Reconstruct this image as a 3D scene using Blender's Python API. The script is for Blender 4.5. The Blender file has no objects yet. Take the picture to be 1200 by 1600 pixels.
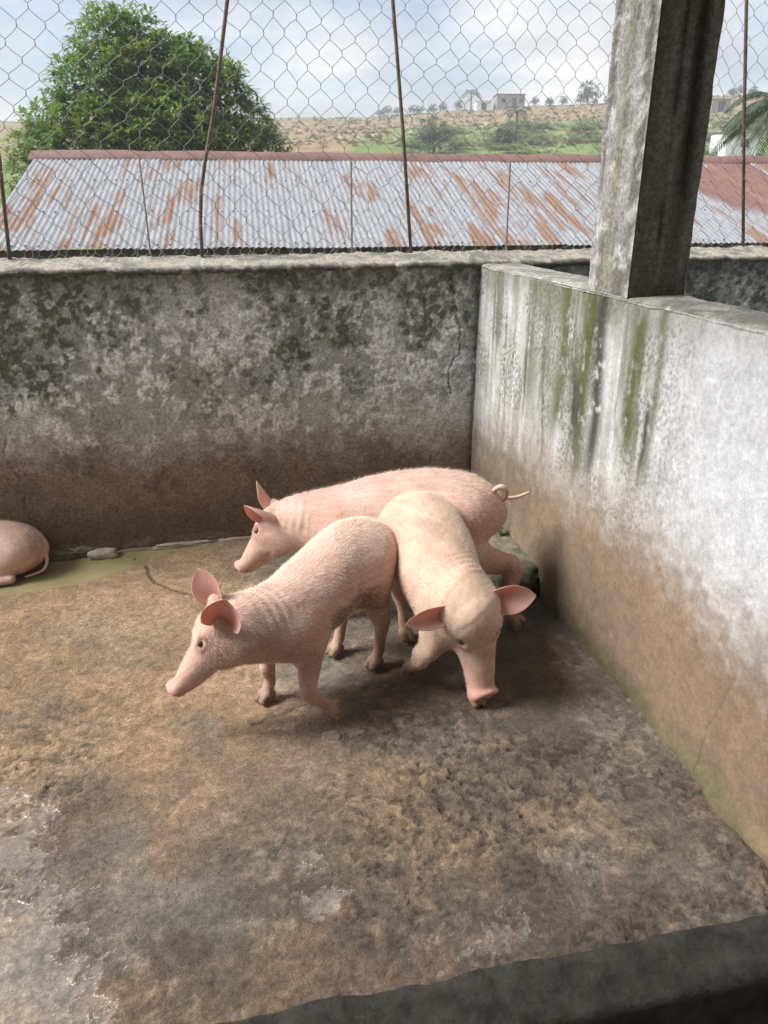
import bpy, math, random
import numpy as np
from mathutils import Vector, Matrix

random.seed(7)
rng = np.random.default_rng(7)
S = bpy.context.scene
COL = S.collection
R = math.radians

# ------------------------------------------------------------------ camera
YAW, PITCH = R(13.3), R(22.3)
cam_data = bpy.data.cameras.new('camera')
cam = bpy.data.objects.new('camera', cam_data); COL.objects.link(cam)
cam.location = (-1.204, -3.280, 1.45)
cam.rotation_euler = (R(90) - PITCH, 0, -YAW)
cam_data.sensor_fit = 'VERTICAL'; cam_data.sensor_height = 36; cam_data.sensor_width = 27
cam_data.lens = 27
cam_data.clip_start = 0.02; cam_data.clip_end = 3000
cam_data.dof.use_dof = True; cam_data.dof.focus_distance = 2.6; cam_data.dof.aperture_fstop = 9.0
S.camera = cam

# ------------------------------------------------------------------ sky, sun, exposure
SUN_EL, SUN_AZ = R(45), R(-84)          # azimuth from +Y, clockwise; negative = from the left and behind
sun_dir = Vector((math.sin(SUN_AZ) * math.cos(SUN_EL), math.cos(SUN_AZ) * math.cos(SUN_EL), math.sin(SUN_EL)))
W = bpy.data.worlds.new('World'); S.world = W; W.use_nodes = True
nt = W.node_tree; nt.nodes.clear()
def N(tree, typ, **kw):
    n = tree.nodes.new(typ)
    for k, v in kw.items(): setattr(n, k, v)
    return n
out = N(nt, 'ShaderNodeOutputWorld'); bg = N(nt, 'ShaderNodeBackground')
sky = N(nt, 'ShaderNodeTexSky', sky_type='NISHITA', sun_disc=False, sun_elevation=SUN_EL, sun_rotation=SUN_AZ)
sky.air_density = 1.0; sky.dust_density = 1.2; sky.ozone_density = 1.2
tc = N(nt, 'ShaderNodeTexCoord'); sep = N(nt, 'ShaderNodeSeparateXYZ')
nt.links.new(tc.outputs['Generated'], sep.inputs[0])
def M_(tree, op, a, b=None, c=None, clamp=False):
    n = N(tree, 'ShaderNodeMath', operation=op, use_clamp=clamp)
    for i, v in enumerate((a, b, c)):
        if v is None: continue
        if hasattr(v, 'links') or hasattr(v, 'is_linked'): tree.links.new(v, n.inputs[i])
        else: n.inputs[i].default_value = v
    return n.outputs[0]
zc = M_(nt, 'ADD', M_(nt, 'MAXIMUM', sep.outputs[2], 0.0), 0.20)
cmb = N(nt, 'ShaderNodeCombineXYZ')
nt.links.new(M_(nt, 'DIVIDE', sep.outputs[0], zc), cmb.inputs[0])
nt.links.new(M_(nt, 'DIVIDE', sep.outputs[1], zc), cmb.inputs[1])
cmb.inputs[2].default_value = 0.35
cn = N(nt, 'ShaderNodeTexNoise'); cn.inputs['Scale'].default_value = 0.95; cn.inputs['Detail'].default_value = 8
cn.inputs['Roughness'].default_value = 0.55; cn.inputs['Distortion'].default_value = 0.25
nt.links.new(cmb.outputs[0], cn.inputs['Vector'])
cr = N(nt, 'ShaderNodeValToRGB'); cr.color_ramp.elements[0].position = 0.40; cr.color_ramp.elements[1].position = 0.56; cr.color_ramp.elements[0].color = (.14, .14, .14, 1)
nt.links.new(cn.outputs['Fac'], cr.inputs['Fac'])
cn2 = N(nt, 'ShaderNodeTexNoise'); cn2.inputs['Scale'].default_value = 1.7; cn2.inputs['Detail'].default_value = 7
nt.links.new(cmb.outputs[0], cn2.inputs['Vector'])
ccol = N(nt, 'ShaderNodeValToRGB')
ccol.color_ramp.elements[0].position = 0.38; ccol.color_ramp.elements[0].color = (4.0, 4.15, 4.5, 1)
ccol.color_ramp.elements[1].position = 0.60; ccol.color_ramp.elements[1].color = (6.6, 6.6, 6.6, 1)
nt.links.new(cn2.outputs['Fac'], ccol.inputs['Fac'])
smix = N(nt, 'ShaderNodeMix', data_type='RGBA')
nt.links.new(cr.outputs['Color'], smix.inputs['Factor'])
nt.links.new(sky.outputs[0], smix.inputs['A']); nt.links.new(ccol.outputs['Color'], smix.inputs['B'])
nt.links.new(smix.outputs['Result'], bg.inputs['Color'])
bg.inputs['Strength'].default_value = 0.095
nt.links.new(bg.outputs[0], out.inputs[0])

sun_data = bpy.data.lights.new('sun', 'SUN'); sun_data.energy = 3.4; sun_data.angle = R(24); sun_data.color = (1, 0.975, 0.94)
sun = bpy.data.objects.new('sun', sun_data); COL.objects.link(sun)
sun.rotation_euler = sun_dir.to_track_quat('Z', 'Y').to_euler()

vs = S.view_settings
vs.view_transform = 'Standard'; vs.look = 'None'; vs.exposure = 0.86; vs.gamma = 1.0; vs.use_curve_mapping = False
S.cycles.use_denoising = True
S.cycles.denoising_prefilter = 'NONE'; S.cycles.use_adaptive_sampling = True; S.cycles.adaptive_threshold = 0.025
S.cycles.max_bounces = 7; S.cycles.diffuse_bounces = 4; S.cycles.transparent_max_bounces = 8
S.cycles.sample_clamp_indirect = 4.0

# ------------------------------------------------------------------ numpy noise
def _hash(i, j, k, seed):
    i = i.astype(np.uint32); j = j.astype(np.uint32); k = np.asarray(k).astype(np.uint32)
    h = (i * np.uint32(374761393) + j * np.uint32(668265263) + k * np.uint32(2246822519) + np.uint32((seed * 3266489917) & 0xffffffff))
    h = (h ^ (h >> np.uint32(13))) * np.uint32(1274126177)
    h = h ^ (h >> np.uint32(16))
    return (h & np.uint32(0xffffff)).astype(np.float32) / np.float32(0xffffff)
def vnoise(x, y, seed=0):
    xi = np.floor(x).astype(np.int64); yi = np.floor(y).astype(np.int64)
    fx = x - xi; fy = y - yi
    fx = fx * fx * fx * (fx * (fx * 6 - 15) + 10); fy = fy * fy * fy * (fy * (fy * 6 - 15) + 10)
    z = np.zeros_like(xi)
    a = _hash(xi, yi, z, seed); b = _hash(xi + 1, yi, z, seed); c = _hash(xi, yi + 1, z, seed); d = _hash(xi + 1, yi + 1, z, seed)
    return (a * (1 - fx) + b * fx) * (1 - fy) + (c * (1 - fx) + d * fx) * fy
def fbm(x, y, s=1.0, o=4, seed=0, g=0.5):
    t = 0; a = 1.0; n = 0
    for i in range(o):
        t = t + a * vnoise(x * s + 17.3 * i, y * s - 9.1 * i, seed + i * 13); n += a; a *= g; s *= 2.03
    return t / n
def worley(x, y, s=1.0, seed=0):
    x = x * s; y = y * s
    xi = np.floor(x).astype(np.int64); yi = np.floor(y).astype(np.int64)
    f1 = np.full(x.shape, 9.0); f2 = np.full(x.shape, 9.0); idv = np.zeros(x.shape)
    z = np.zeros_like(xi)
    for a in (-1, 0, 1):
        for b in (-1, 0, 1):
            px = xi + a + _hash(xi + a, yi + b, z, seed); py = yi + b + _hash(xi + a, yi + b, z, seed + 5)
            d = np.hypot(x - px, y - py)
            nid = _hash(xi + a, yi + b, z, seed + 9)
            closer = d < f1
            f2 = np.where(closer, f1, np.minimum(f2, d)); idv = np.where(closer, nid, idv); f1 = np.where(closer, d, f1)
    return f1, f2, idv
def sstep(a, b, x):
    t = np.clip((x - a) / (b - a), 0, 1); return t * t * (3 - 2 * t)
def blob(x, y, cx, cy, r, ry=None, soft=0.6):
    d = np.hypot((x - cx) / r, (y - cy) / (ry or r)); return 1 - sstep(1 - soft, 1 + soft * .3, d)
def lerp(a, b, t):
    t = np.asarray(t)[..., None]; return a * (1 - t) + np.asarray(b, float) * t
def polydist(x, y, pts):
    d = np.full(x.shape, 9.0)
    for (x0, y0), (x1, y1) in zip(pts[:-1], pts[1:]):
        dx, dy = x1 - x0, y1 - y0
        t = np.clip(((x - x0) * dx + (y - y0) * dy) / (dx * dx + dy * dy), 0, 1)
        d = np.minimum(d, np.hypot(x - x0 - t * dx, y - y0 - t * dy))
    return d

# ------------------------------------------------------------------ object helpers
def mesh_from(name, V, F):
    me = bpy.data.meshes.new(name)
    V = np.asarray(V, np.float32).reshape(-1, 3)
    if isinstance(F, np.ndarray):
        n, k = F.shape
        me.vertices.add(len(V)); me.vertices.foreach_set('co', V.ravel())
        me.loops.add(n * k); me.loops.foreach_set('vertex_index', F.ravel().astype(np.int32))
        me.polygons.add(n); me.polygons.foreach_set('loop_start', np.arange(0, n * k, k, dtype=np.int32))
        me.polygons.foreach_set('loop_total', np.full(n, k, np.int32))
        me.update(calc_edges=True); me.validate()
    else:
        me.from_pydata(V.tolist(), [], F); me.update()
    return me
def obj(name, me, mat=None, parent=None, loc=None, smooth=True):
    o = bpy.data.objects.new(name, me); COL.objects.link(o)
    if mat: me.materials.append(mat)
    if parent: o.parent = parent
    if loc is not None: o.location = loc
    if me is not None and smooth: me.polygons.foreach_set('use_smooth', np.ones(len(me.polygons), bool))
    return o
def tag(o, label, cat, group=None):
    o['label'] = label; o['category'] = cat
    if group: o['group'] = group
    return o
def kind(o, k): o['kind'] = k; return o
def thing(name, label, cat, loc=(0, 0, 0), rz=0, group=None):
    o = bpy.data.objects.new(name, None); COL.objects.link(o); o.empty_display_size = .1
    o.location = loc; o.rotation_euler = (0, 0, rz); o['kind'] = 'thing'; return tag(o, label, cat, group)
def fattr(me, name, a):
    at = me.attributes.new(name, 'FLOAT', 'POINT'); at.data.foreach_set('value', np.asarray(a, np.float32).ravel())
def cattr(me, name, rgb):
    rgb = np.asarray(rgb, np.float32).reshape(-1, 3)
    at = me.attributes.new(name, 'FLOAT_COLOR', 'POINT')
    at.data.foreach_set('color', np.concatenate([rgb, np.ones((len(rgb), 1), np.float32)], 1).ravel())
def gridfaces(nu, nv, flip=False):
    i, j = np.meshgrid(np.arange(nu - 1), np.arange(nv - 1), indexing='ij')
    a = (i * nv + j).ravel(); F = np.stack([a, a + nv, a + nv + 1, a + 1], 1)
    return F[:, ::-1].copy() if flip else F
def box_geo(x0, x1, y0, y1, z0, z1):
    V = [(x, y, z) for x in (x0, x1) for y in (y0, y1) for z in (z0, z1)]
    F = [(0, 1, 3, 2), (4, 6, 7, 5), (0, 4, 5, 1), (2, 3, 7, 6), (0, 2, 6, 4), (1, 5, 7, 3)]
    return V, F
def box(name, b, mat, parent=None, bevel=0.0):
    V, F = box_geo(*b); o = obj(name, mesh_from(name, V, F), mat, parent, smooth=False)
    if bevel:
        m = o.modifiers.new('bevel', 'BEVEL'); m.width = bevel; m.segments = 2
    return o
def tube_geo(P, rad, n=5, cap=True):
    P = np.asarray(P, float); rad = np.broadcast_to(np.asarray(rad, float), (len(P),))
    T = np.gradient(P, axis=0); T /= np.linalg.norm(T, axis=1)[:, None] + 1e-12
    up = np.array([0, 0, 1.]) if abs(T[0][2]) < .9 else np.array([1., 0, 0])
    A = np.cross(T[0], up); A /= np.linalg.norm(A)
    V = []
    for p, t, r in zip(P, T, rad):
        A = A - t * (A @ t); A /= np.linalg.norm(A); B = np.cross(t, A)
        for k in range(n):
            a = 2 * math.pi * k / n; V.append(p + r * (math.cos(a) * A + math.sin(a) * B))
    F = []
    for i in range(len(P) - 1):
        for k in range(n):
            F.append((i * n + k, i * n + (k + 1) % n, (i + 1) * n + (k + 1) % n, (i + 1) * n + k))
    if cap: F += [tuple(range(n))[::-1], tuple(range((len(P) - 1) * n, len(P) * n))]
    return V, F
def join_geo(parts):
    V = []; F = []
    for v, f in parts:
        o = len(V); V += list(v); F += [tuple(i + o for i in q) for q in f]
    return V, F

# ------------------------------------------------------------------ materials
def mat(name, rough=0.8, color=(0.5, 0.5, 0.5), spec=0.5):
    m = bpy.data.materials.new(name); m.use_nodes = True; b = m.node_tree.nodes['Principled BSDF']
    b.inputs['Base Color'].default_value = (*color, 1); b.inputs['Roughness'].default_value = rough
    b.inputs['Specular IOR Level'].default_value = spec
    return m, m.node_tree, b
def noise(t, scale, detail=5, rough=.55, vec=None, dist=0.0):
    n = N(t, 'ShaderNodeTexNoise'); n.inputs['Scale'].default_value = scale; n.inputs['Detail'].default_value = detail
    n.inputs['Roughness'].default_value = rough; n.inputs['Distortion'].default_value = dist
    if vec is not None: t.links.new(vec, n.inputs['Vector'])
    return n.outputs['Fac']
def objco(t, scale=(1, 1, 1)):
    c = N(t, 'ShaderNodeTexCoord'); mp = N(t, 'ShaderNodeMapping'); mp.inputs['Scale'].default_value = scale
    t.links.new(c.outputs['Object'], mp.inputs['Vector']); return mp.outputs[0]
def ramp(t, fac, stops):
    r = N(t, 'ShaderNodeValToRGB'); e = r.color_ramp.elements
    while len(e) > 1: e.remove(e[-1])
    for i, (p, c) in enumerate(stops):
        el = e[0] if i == 0 else e.new(p)
        el.position = p; el.color = (*c, 1) if len(c) == 3 else c
    t.links.new(fac, r.inputs[0]); return r.outputs[0]
def mixc(t, fac, a, b, mode='MIX'):
    n = N(t, 'ShaderNodeMix', data_type='RGBA', blend_type=mode)
    for s, v in (('Factor', fac), ('A', a), ('B', b)):
        if hasattr(v, 'is_linked'): t.links.new(v, n.inputs[s])
        elif s == 'Factor': n.inputs[s].default_value = v
        else: n.inputs[s].default_value = (*v, 1)
    return n.outputs['Result']
def attr(t, name, out='Fac'):
    a = N(t, 'ShaderNodeAttribute'); a.attribute_name = name; return a.outputs[out]
def bump(t, b, height, strength=.4, dist=.01):
    n = N(t, 'ShaderNodeBump'); n.inputs['Strength'].default_value = strength; n.inputs['Distance'].default_value = dist
    t.links.new(height, n.inputs['Height']); t.links.new(n.outputs[0], b.inputs['Normal']); return n
def grey(v): return (v, v, v)

# plaster walls: colour comes from the weathering computed per vertex, grain from nodes
def wall_mat(name, rough=.9, b=.35, g=1.0):
    m, t, bs = mat(name, rough, spec=.25)
    c = attr(t, 'weather', 'Color'); co = objco(t)
    f1 = noise(t, 70, 8, .75, co); f2 = noise(t, 190, 5, .75, co)
    c = mixc(t, 1.0, c, ramp(t, f1, [(.36, grey(1 - .45 * g)), (.64, grey(1 + .35 * g))]), 'MULTIPLY')
    c = mixc(t, 1.0, c, ramp(t, f2, [(.36, grey(1 - .28 * g)), (.64, grey(1 + .24 * g))]), 'MULTIPLY')
    t.links.new(c, bs.inputs['Base Color'])
    h = M_(t, 'ADD', M_(t, 'MULTIPLY', f1, .7), M_(t, 'MULTIPLY', f2, .3))
    bump(t, bs, h, b, .006); return m
M_wall = wall_mat('weathered_plaster')
M_wall2 = wall_mat('painted_plaster', .85, .3, .42)
M_coping = wall_mat('coping_mortar', .92, .55)
def conc_mat(name, c0, c1, scale=9, streak=None, rough=.9, b=.4):
    m, t, bs = mat(name, rough, spec=.25)
    co = objco(t); cs = objco(t, (14, 14, .9)) if streak else co
    a = noise(t, scale, 7, .62, co); f2 = noise(t, 180, 4, .7, co)
    c = ramp(t, a, [(.3, c0), (.68, c1)])
    if streak:
        s = noise(t, 1.6, 6, .6, cs); c = mixc(t, ramp(t, s, [(.45, grey(0)), (.63, grey(1))]), c, streak)
    c = mixc(t, 1.0, c, ramp(t, f2, [(.3, grey(.82)), (.7, grey(1.14))]), 'MULTIPLY')
    t.links.new(c, bs.inputs['Base Color']); bump(t, bs, M_(t, 'ADD', a, M_(t, 'MULTIPLY', f2, .4)), b, .006); return m
M_dark = conc_mat('shaded_concrete', (.025, .021, .018), (.095, .083, .070), 30, rough=.85, b=.8)  # near-black base carries the dimness under the roof
M_block = conc_mat('mossy_concrete', (.06, .06, .035), (.26, .23, .16), 22, b=.9)
M_stone = conc_mat('pale_rubble', (.24, .21, .15), (.50, .45, .36), 30, b=.6)
M_flake = conc_mat('damp_mortar', (.15, .125, .09), (.27, .225, .165), 40, b=.6)
M_plainwall = conc_mat('grey_render', (.34, .33, .31), (.50, .49, .47), 6)

def simple(name, c, rough=.7, metal=0, var=.25, scale=20):
    m, t, bs = mat(name, rough, c); bs.inputs['Metallic'].default_value = metal
    v = noise(t, scale, 4, .6, objco(t))
    t.links.new(mixc(t, 1.0, c, ramp(t, v, [(.3, grey(1 - var)), (.7, grey(1 + var))]), 'MULTIPLY'), bs.inputs['Base Color']); return m
M_wire = simple('old_wire', (.29, .26, .245), .6, .2)
M_wire2 = simple('galvanised_wire', (.30, .295, .30), .5, .5)
M_post = simple('rusty_tube', (.17, .125, .095), .75, .2, .4, 40)
M_wood = simple('old_timber', (.07, .05, .035), .85, 0, .4, 8)
M_screw = simple('screw_heads', (.10, .08, .07), .6, .5)

# ================================================================== the pen: floor
def steps(*segs):
    a = [np.arange(s, e, d) for s, e, d in segs]; return np.concatenate(a + [[segs[-1][1]]])
fx = steps((-7.0, -2.5, .07), (-2.5, .03, .0058)); fy = steps((-5.0, -2.95, .06), (-2.95, .03, .0058))
X, Y = np.meshgrid(fx, fy, indexing='ij')
warpx = X + .02 * (fbm(X, Y, 14, 3, 3) - .5); warpy = Y + .02 * (fbm(X, Y, 14, 3, 4) - .5)
lumpy = np.clip(.22 + .9 * blob(X, Y, -.55, -2.0, .85, .62) + .8 * blob(X, Y, -.25, -2.4, .8, .7) + .95 * blob(X, Y, -1.95, -2.15, .5, .85)
                + .55 * blob(X, Y, -1.85, -1.45, .35, .4) + .5 * blob(X, Y, -1.0, -2.6, .9, .4), 0, 1)
lumpy *= 1 - .85 * blob(X, Y, -1.33, -1.75, .34, .42) * sstep(.3, .55, fbm(X, Y, 3.2, 3, 61) + .1)
lumpy *= .35 + .85 * sstep(.3, .65, fbm(X, Y, 3.4, 4, 8))
a1, a2, _ = worley(warpx, warpy, 46, 2); b1, b2, _ = worley(warpx, warpy, 21, 3); c1, c2, _ = worley(warpx, warpy, 95, 5)
a1 = a1 * (.6 + .8 * fbm(X, Y, 11, 3, 97)); stone = np.clip(a2 - a1, 0, .5) * 2; stone2 = np.clip(b2 - b1, 0, .5) * 2
e1 = fbm(warpx, warpy, 44, 4, 13, .6); e2 = fbm(warpx, warpy, 95, 3, 14, .6)
hn = .36 * sstep(.42, .54, e1) + .26 * sstep(.42, .55, e2) + .14 * stone * (1 - a1 * .5) + .08 * stone2 + .16 * fbm(X, Y, 120, 3, 12)
fine = fbm(X, Y, 30, 5, 21) - .5
Hf = .003 + .010 * (fbm(X, Y, 2.3, 3, 31) - .45) + lumpy * .0125 * (hn - .35) + .0045 * fine * (1 - .4 * lumpy) + .0012 * (fbm(X, Y, 130, 3, 77) - .5)
# shallow basin by the back wall, left
pud = np.clip(blob(X, Y, -2.25, -.12, .75, .25, .4) + blob(X, Y, -1.45, -.052, .30, .035, .5) + blob(X, Y, -1.53, -.12, .035, .07, .5) * .8, 0, 1)
pud = sstep(.15, .8, pud + .35 * (fbm(X, Y, 12, 4, 41) - .5))
Hf = Hf * (1 - .6 * pud) - .030 * pud
# cracks and the edge of a lifted skin of mortar
cr1 = polydist(warpx, warpy, [(-1.53, -.14), (-1.50, -.26), (-1.47, -.36), (-1.40, -.45), (-1.28, -.53), (-1.15, -.56)])
cr2 = polydist(X + .03 * (fbm(X, Y, 30, 4, 5) - .5), Y + .03 * (fbm(X, Y, 30, 4, 6) - .5), [(-1.155, -1.372), (-1.06, -1.335), (-.97, -1.30)])
cr3 = polydist(warpx, warpy, [(-.60, -1.62), (-.45, -1.66), (-.33, -1.61), (-.2, -1.66)])
crack = np.maximum(np.maximum(1 - sstep(.002, .012, cr1), 1 - sstep(.001, .008, cr2)), .35 * (1 - sstep(.001, .007, cr3)))
Hf -= .007 * crack
skin = blob(X, Y, -.93, -1.20, .17, .12, .25) * sstep(.35, .5, fbm(X, Y, 9, 3, 51) + .12)
Hf = Hf * (1 - skin) + skin * (.006 + .0015 * fine)
flat2 = blob(X, Y, -.29, -2.04, .06, .05, .3); Hf = Hf * (1 - flat2) + flat2 * .010
# standing film of water in the hollows of the damp zones
wz = (.25 + .95 * sstep(.40, .60, fbm(X * .8, Y * 1.6, 4.2, 4, 95))) * np.clip(blob(X, Y, -1.85, -2.25, .52, .62, .7) * 1.0 + blob(X, Y, -1.82, -1.60, .22, .20, .7) * .8 + blob(X, Y, -.98, -1.98, .16, .17, .7) * .95
             + blob(X, Y, -1.55, -2.55, .5, .3, .8) * .8 + blob(X, Y, -1.25, -2.30, .22, .18, .8) * .6 + blob(X, Y, -1.05, -1.42, .10, .05, .7) * .7 + blob(X, Y, -.75, -2.2, .25, .2, .8) * .45, 0, 1)
hw = .6 * hn + .4 * fbm(X, Y, 9, 4, 91)
film = sstep(0, .16, wz * .82 - hw + .05)
lev = .003 + .010 * (fbm(X, Y, 2.3, 3, 31) - .45) - .0005
Hf = Hf * (1 - film) + np.maximum(lev, Hf - .004) * film
damp = np.clip(wz * .8 + .55 * sstep(.42, .62, fbm(X, Y, 2.1, 4, 33)) * sstep(-1.0, -1.9, X * .8 + .1) + .35 * blob(X, Y, -.6, -1.45, .55, .4), 0, 1)
# earth colours of the floor: ochre mud to the left and back, grey concrete and dung to the right and front
big = fbm(X, Y, 1.7, 4, 71); med = fbm(X, Y, 7, 5, 72); sml = fbm(X, Y, 40, 4, 73)
ochre = np.clip(sstep(-.75, -1.35, X + .35 * (big - .5)) * sstep(-1.75, -1.0, Y + .5 * (med - .5)) + .35 * sstep(.5, .7, big) + .35 * blob(X, Y, -.85, -1.75, .25, .2), 0, 1)
base = lerp(np.ones(X.shape + (3,)) * np.array((.215, .166, .122)), (.430, .285, .165), ochre)
base = lerp(base, (.085, .072, .060), .50 * sstep(.54, .66, fbm(X * .7, Y * 1.3, 2.6, 5, 79)) * (1 - .5 * ochre)); base = lerp(base, (.25, .235, .20), .50 * sstep(.5, .68, fbm(X, Y, 4.5, 4, 74)) * (1 - .6 * ochre))
dung_shade = np.clip(sstep(.48, .66, fbm(X, Y, 3.1, 5, 75)) * sstep(-1.15, -.55, X) * .75 + .75 * blob(X, Y, -.62, -1.38, .40, .22, .9) * sstep(.3, .6, med + .1)
               + .55 * blob(X, Y, -1.03, -1.45, .14, .07, .8) + .4 * blob(X, Y, -.35, -1.55, .5, .35, .9), 0, 1)  # droppings, plus blobs that paint the pigs' shade into the floor
base = lerp(base, (.105, .082, .062), dung_shade * .72)
base = lerp(base, (.40, .31, .215), .30 * sstep(.58, .74, sml) * sstep(.42, .6, med))
base = lerp(base, (.52, .39, .25), .22 * (1 - sstep(.10, .3, c1)) * sstep(.5, .6, med) * ochre)
base = lerp(base, (.36, .31, .24), .6 * skin); base = lerp(base, (.36, .28, .19), .8 * flat2)
base = lerp(base, (.33, .19, .12), .22 * sstep(.6, .72, fbm(X, Y, 5.5, 3, 78)))
base *= (1 - .26 * damp * (1 - film))[..., None] * (1 - .65 * crack)[..., None]
base *= (.76 + .48 * med)[..., None] * (.66 + .68 * sml)[..., None]
base *= (1 - .42 * np.clip(lumpy + .15, 0, 1) * (1 - sstep(.38, .50, e1)) - .28 * np.clip(lumpy + .3, 0, 1) * (1 - sstep(.40, .52, e2)))[..., None]     # darker in the low pits of the rough patches
base *= (1 + .08 * (1 - film))[..., None]; base = lerp(base, (.30, .275, .24), film * .22)  # film paled: part of the sky's reflection put into its colour
base = lerp(base, (.20, .17, .07), pud * .8)
V = np.stack([X, Y, Hf], -1)
me = mesh_from('pen_floor', V.reshape(-1, 3), gridfaces(len(fx), len(fy)))
cattr(me, 'earth', base); fattr(me, 'film', film); fattr(me, 'damp', damp)
m, t, bs = mat('wet_concrete_floor', .7)
co = objco(t); f1 = noise(t, 85, 8, .75, co); f2 = noise(t, 230, 5, .75, co)
c = mixc(t, 1.0, attr(t, 'earth', 'Color'), ramp(t, f1, [(.36, grey(.60)), (.64, grey(1.36))]), 'MULTIPLY')
c = mixc(t, 1.0, c, ramp(t, f2, [(.36, grey(.74)), (.64, grey(1.24))]), 'MULTIPLY')
t.links.new(c, bs.inputs['Base Color'])
rg = M_(t, 'SUBTRACT', M_(t, 'SUBTRACT', .46, M_(t, 'MULTIPLY', attr(t, 'damp'), .24)), M_(t, 'MULTIPLY', attr(t, 'film'), .36))
rg = M_(t, 'ADD', rg, M_(t, 'MULTIPLY', M_(t, 'SUBTRACT', f1, .5), .22)); t.links.new(M_(t, 'MAXIMUM', rg, .07), bs.inputs['Roughness'])
t.links.new(M_(t, 'ADD', .5, M_(t, 'MULTIPLY', attr(t, 'film'), .5)), bs.inputs['Specular IOR Level'])
f3 = noise(t, 420, 3, .7, co); bn = bump(t, bs, M_(t, 'ADD', M_(t, 'ADD', f1, M_(t, 'MULTIPLY', f2, .8)), M_(t, 'MULTIPLY', f3, .35)), .6, .012)
t.links.new(M_(t, 'SUBTRACT', .75, M_(t, 'MULTIPLY', attr(t, 'film'), .66)), bn.inputs['Strength'])
floor = kind(obj('pen_floor', me, m), 'structure')
kind(box('floor_slab', (-7, 4.5, -5, .22, -1.6, -.05), M_plainwall), 'structure')

# murky water standing in the basin
px = np.linspace(-3.0, -1.12, 60); py = np.linspace(-.40, .0, 16); PX, PY = np.meshgrid(px, py, indexing='ij')
me = mesh_from('puddle', np.stack([PX, PY, np.full(PX.shape, -.0065)], -1).reshape(-1, 3), gridfaces(60, 16))
m, t, bs = mat('murky_water', .025, (.30, .26, .125))
t.links.new(ramp(t, noise(t, 5, 4, .5, objco(t)), [(.3, (.22, .185, .09)), (.7, (.36, .30, .155))]), bs.inputs['Base Color'])
bump(t, bs, noise(t, 22, 2, .5, objco(t)), .05, .004)
kind(obj('puddle', me, m), 'structure')

# ================================================================== back wall
wx = steps((-6.0, -2.4, .06), (-2.4, .03, .0058), (.03, 2.0, .0105), (2.0, 3.6, .08)); wz_ = steps((-.04, 1.188, .0058))
X, Z = np.meshgrid(wx, wz_, indexing='ij')
def wall_weather(U, Z, seed):
    big = fbm(U, Z, 1.9, 4, seed); med = fbm(U, Z, 7, 5, seed + 1); sm = fbm(U, Z, 30, 5, seed + 2); drip = fbm(U * 26, Z * 2.2, 1, 4, seed + 3); vf = fbm(U, Z, 75, 3, seed + 4)
    return big, med, sm, drip, vf
big, med, sm, drip, vf = wall_weather(X, Z, 101)
col = np.ones(X.shape + (3,)) * np.array((.60, .605, .59))
col = lerp(col, (.46, .47, .44), sstep(.42, .62, big))
chalk = sstep(.465, .535, .42 * med + .40 * sm + .28 * drip - .06) * sstep(.40, .62, Z + .1 * (big - .5))
col = lerp(col, (.92, .92, .91), np.clip(chalk * (.40 + 1.1 * sstep(.40, .56, vf)), 0, 1) * .95)
# mould: olive clouds broken into round colonies
mz = np.clip(sstep(.44, .60, fbm(X, Z, 2.6, 4, 131) + .16 * sstep(.6, 1.0, Z) - .10 * sstep(.62, .45, Z)) * sstep(.42, .72, Z), 0, 1)
w1, w2, wid = worley(X + .012 * (sm - .5), Z + .012 * (vf - .5), 26, 7); v1, v2, vid = worley(X, Z, 52, 8)
dots = np.maximum((1 - sstep(.22 + .2 * wid, .30 + .2 * wid, w1)) * (wid > .35), (1 - sstep(.2 + .22 * vid, .3 + .22 * vid, v1)) * (vid < .5))
blot = sstep(.50, .57, fbm(X + .01 * (vf - .5), Z, 34, 5, 135, .62)); blot2 = sstep(.50, .58, fbm(X, Z, 13, 5, 136, .6)); sel = (_hash(np.floor(X * 26).astype(np.int64), np.floor(Z * 26).astype(np.int64), np.zeros(X.shape, np.int64), 3) * 0 + wid)
rim_ = dots * (wid > .45)
mould = np.clip(mz * (.18 + .40 * blot2 + .45 * blot) + .55 * mz * rim_ + .60 * rim_ * sstep(.50, .60, fbm(X, Z, 3.8, 3, 133)) * sstep(.5, .65, Z) * sstep(.4, .55, fbm(X, Z, 9, 3, 137)) + .45 * blot * sstep(.45, .6, fbm(X, Z, 2.0, 3, 138)) * sstep(.5, .65, Z), 0, 1)
col = lerp(col, (.095, .105, .062), mould * .88)
col = lerp(col, (.105, .108, .09), .75 * sstep(1.02, 1.17, Z + .14 * (med - .5) + .10 * (drip - .5)) * (.35 + .65 * sstep(.38, .6, sm)))
right = sstep(-.55, -.1, X) * (X < .05)
col = lerp(col, (.10, .105, .08), .5 * right * sstep(.5, .62, drip) * sstep(.4, .7, Z))
zb = .425 + .09 * (big - .5) + .10 * (fbm(X, Z * 0, 6, 3, 141) - .5) + .08 * sstep(-1.6, -2.1, X)
mud = sstep(zb + .13, zb - .12, Z + .10 * (sm - .5) + .05 * (drip - .5))
col = lerp(col, (.56, .535, .49), .4 * sstep(.74, .55, Z) * (1 - mud))
col = lerp(col, np.array((.255, .165, .103)), mud * .92)
col = lerp(col, (.150, .100, .062), sstep(.30, .04, Z + .16 * (med - .5)) * .9)
col = lerp(col, (.13, .105, .07), .5 * mud * sstep(.5, .66, med))
cA = polydist(X + .035 * (sm - .5) + .012 * (vf - .5), Z + .01 * (vf - .5), [(-.132, 1.19), (-.128, 1.08), (-.10, .98), (-.078, .90), (-.088, .80), (-.118, .74), (-.12, .62)])
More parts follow.
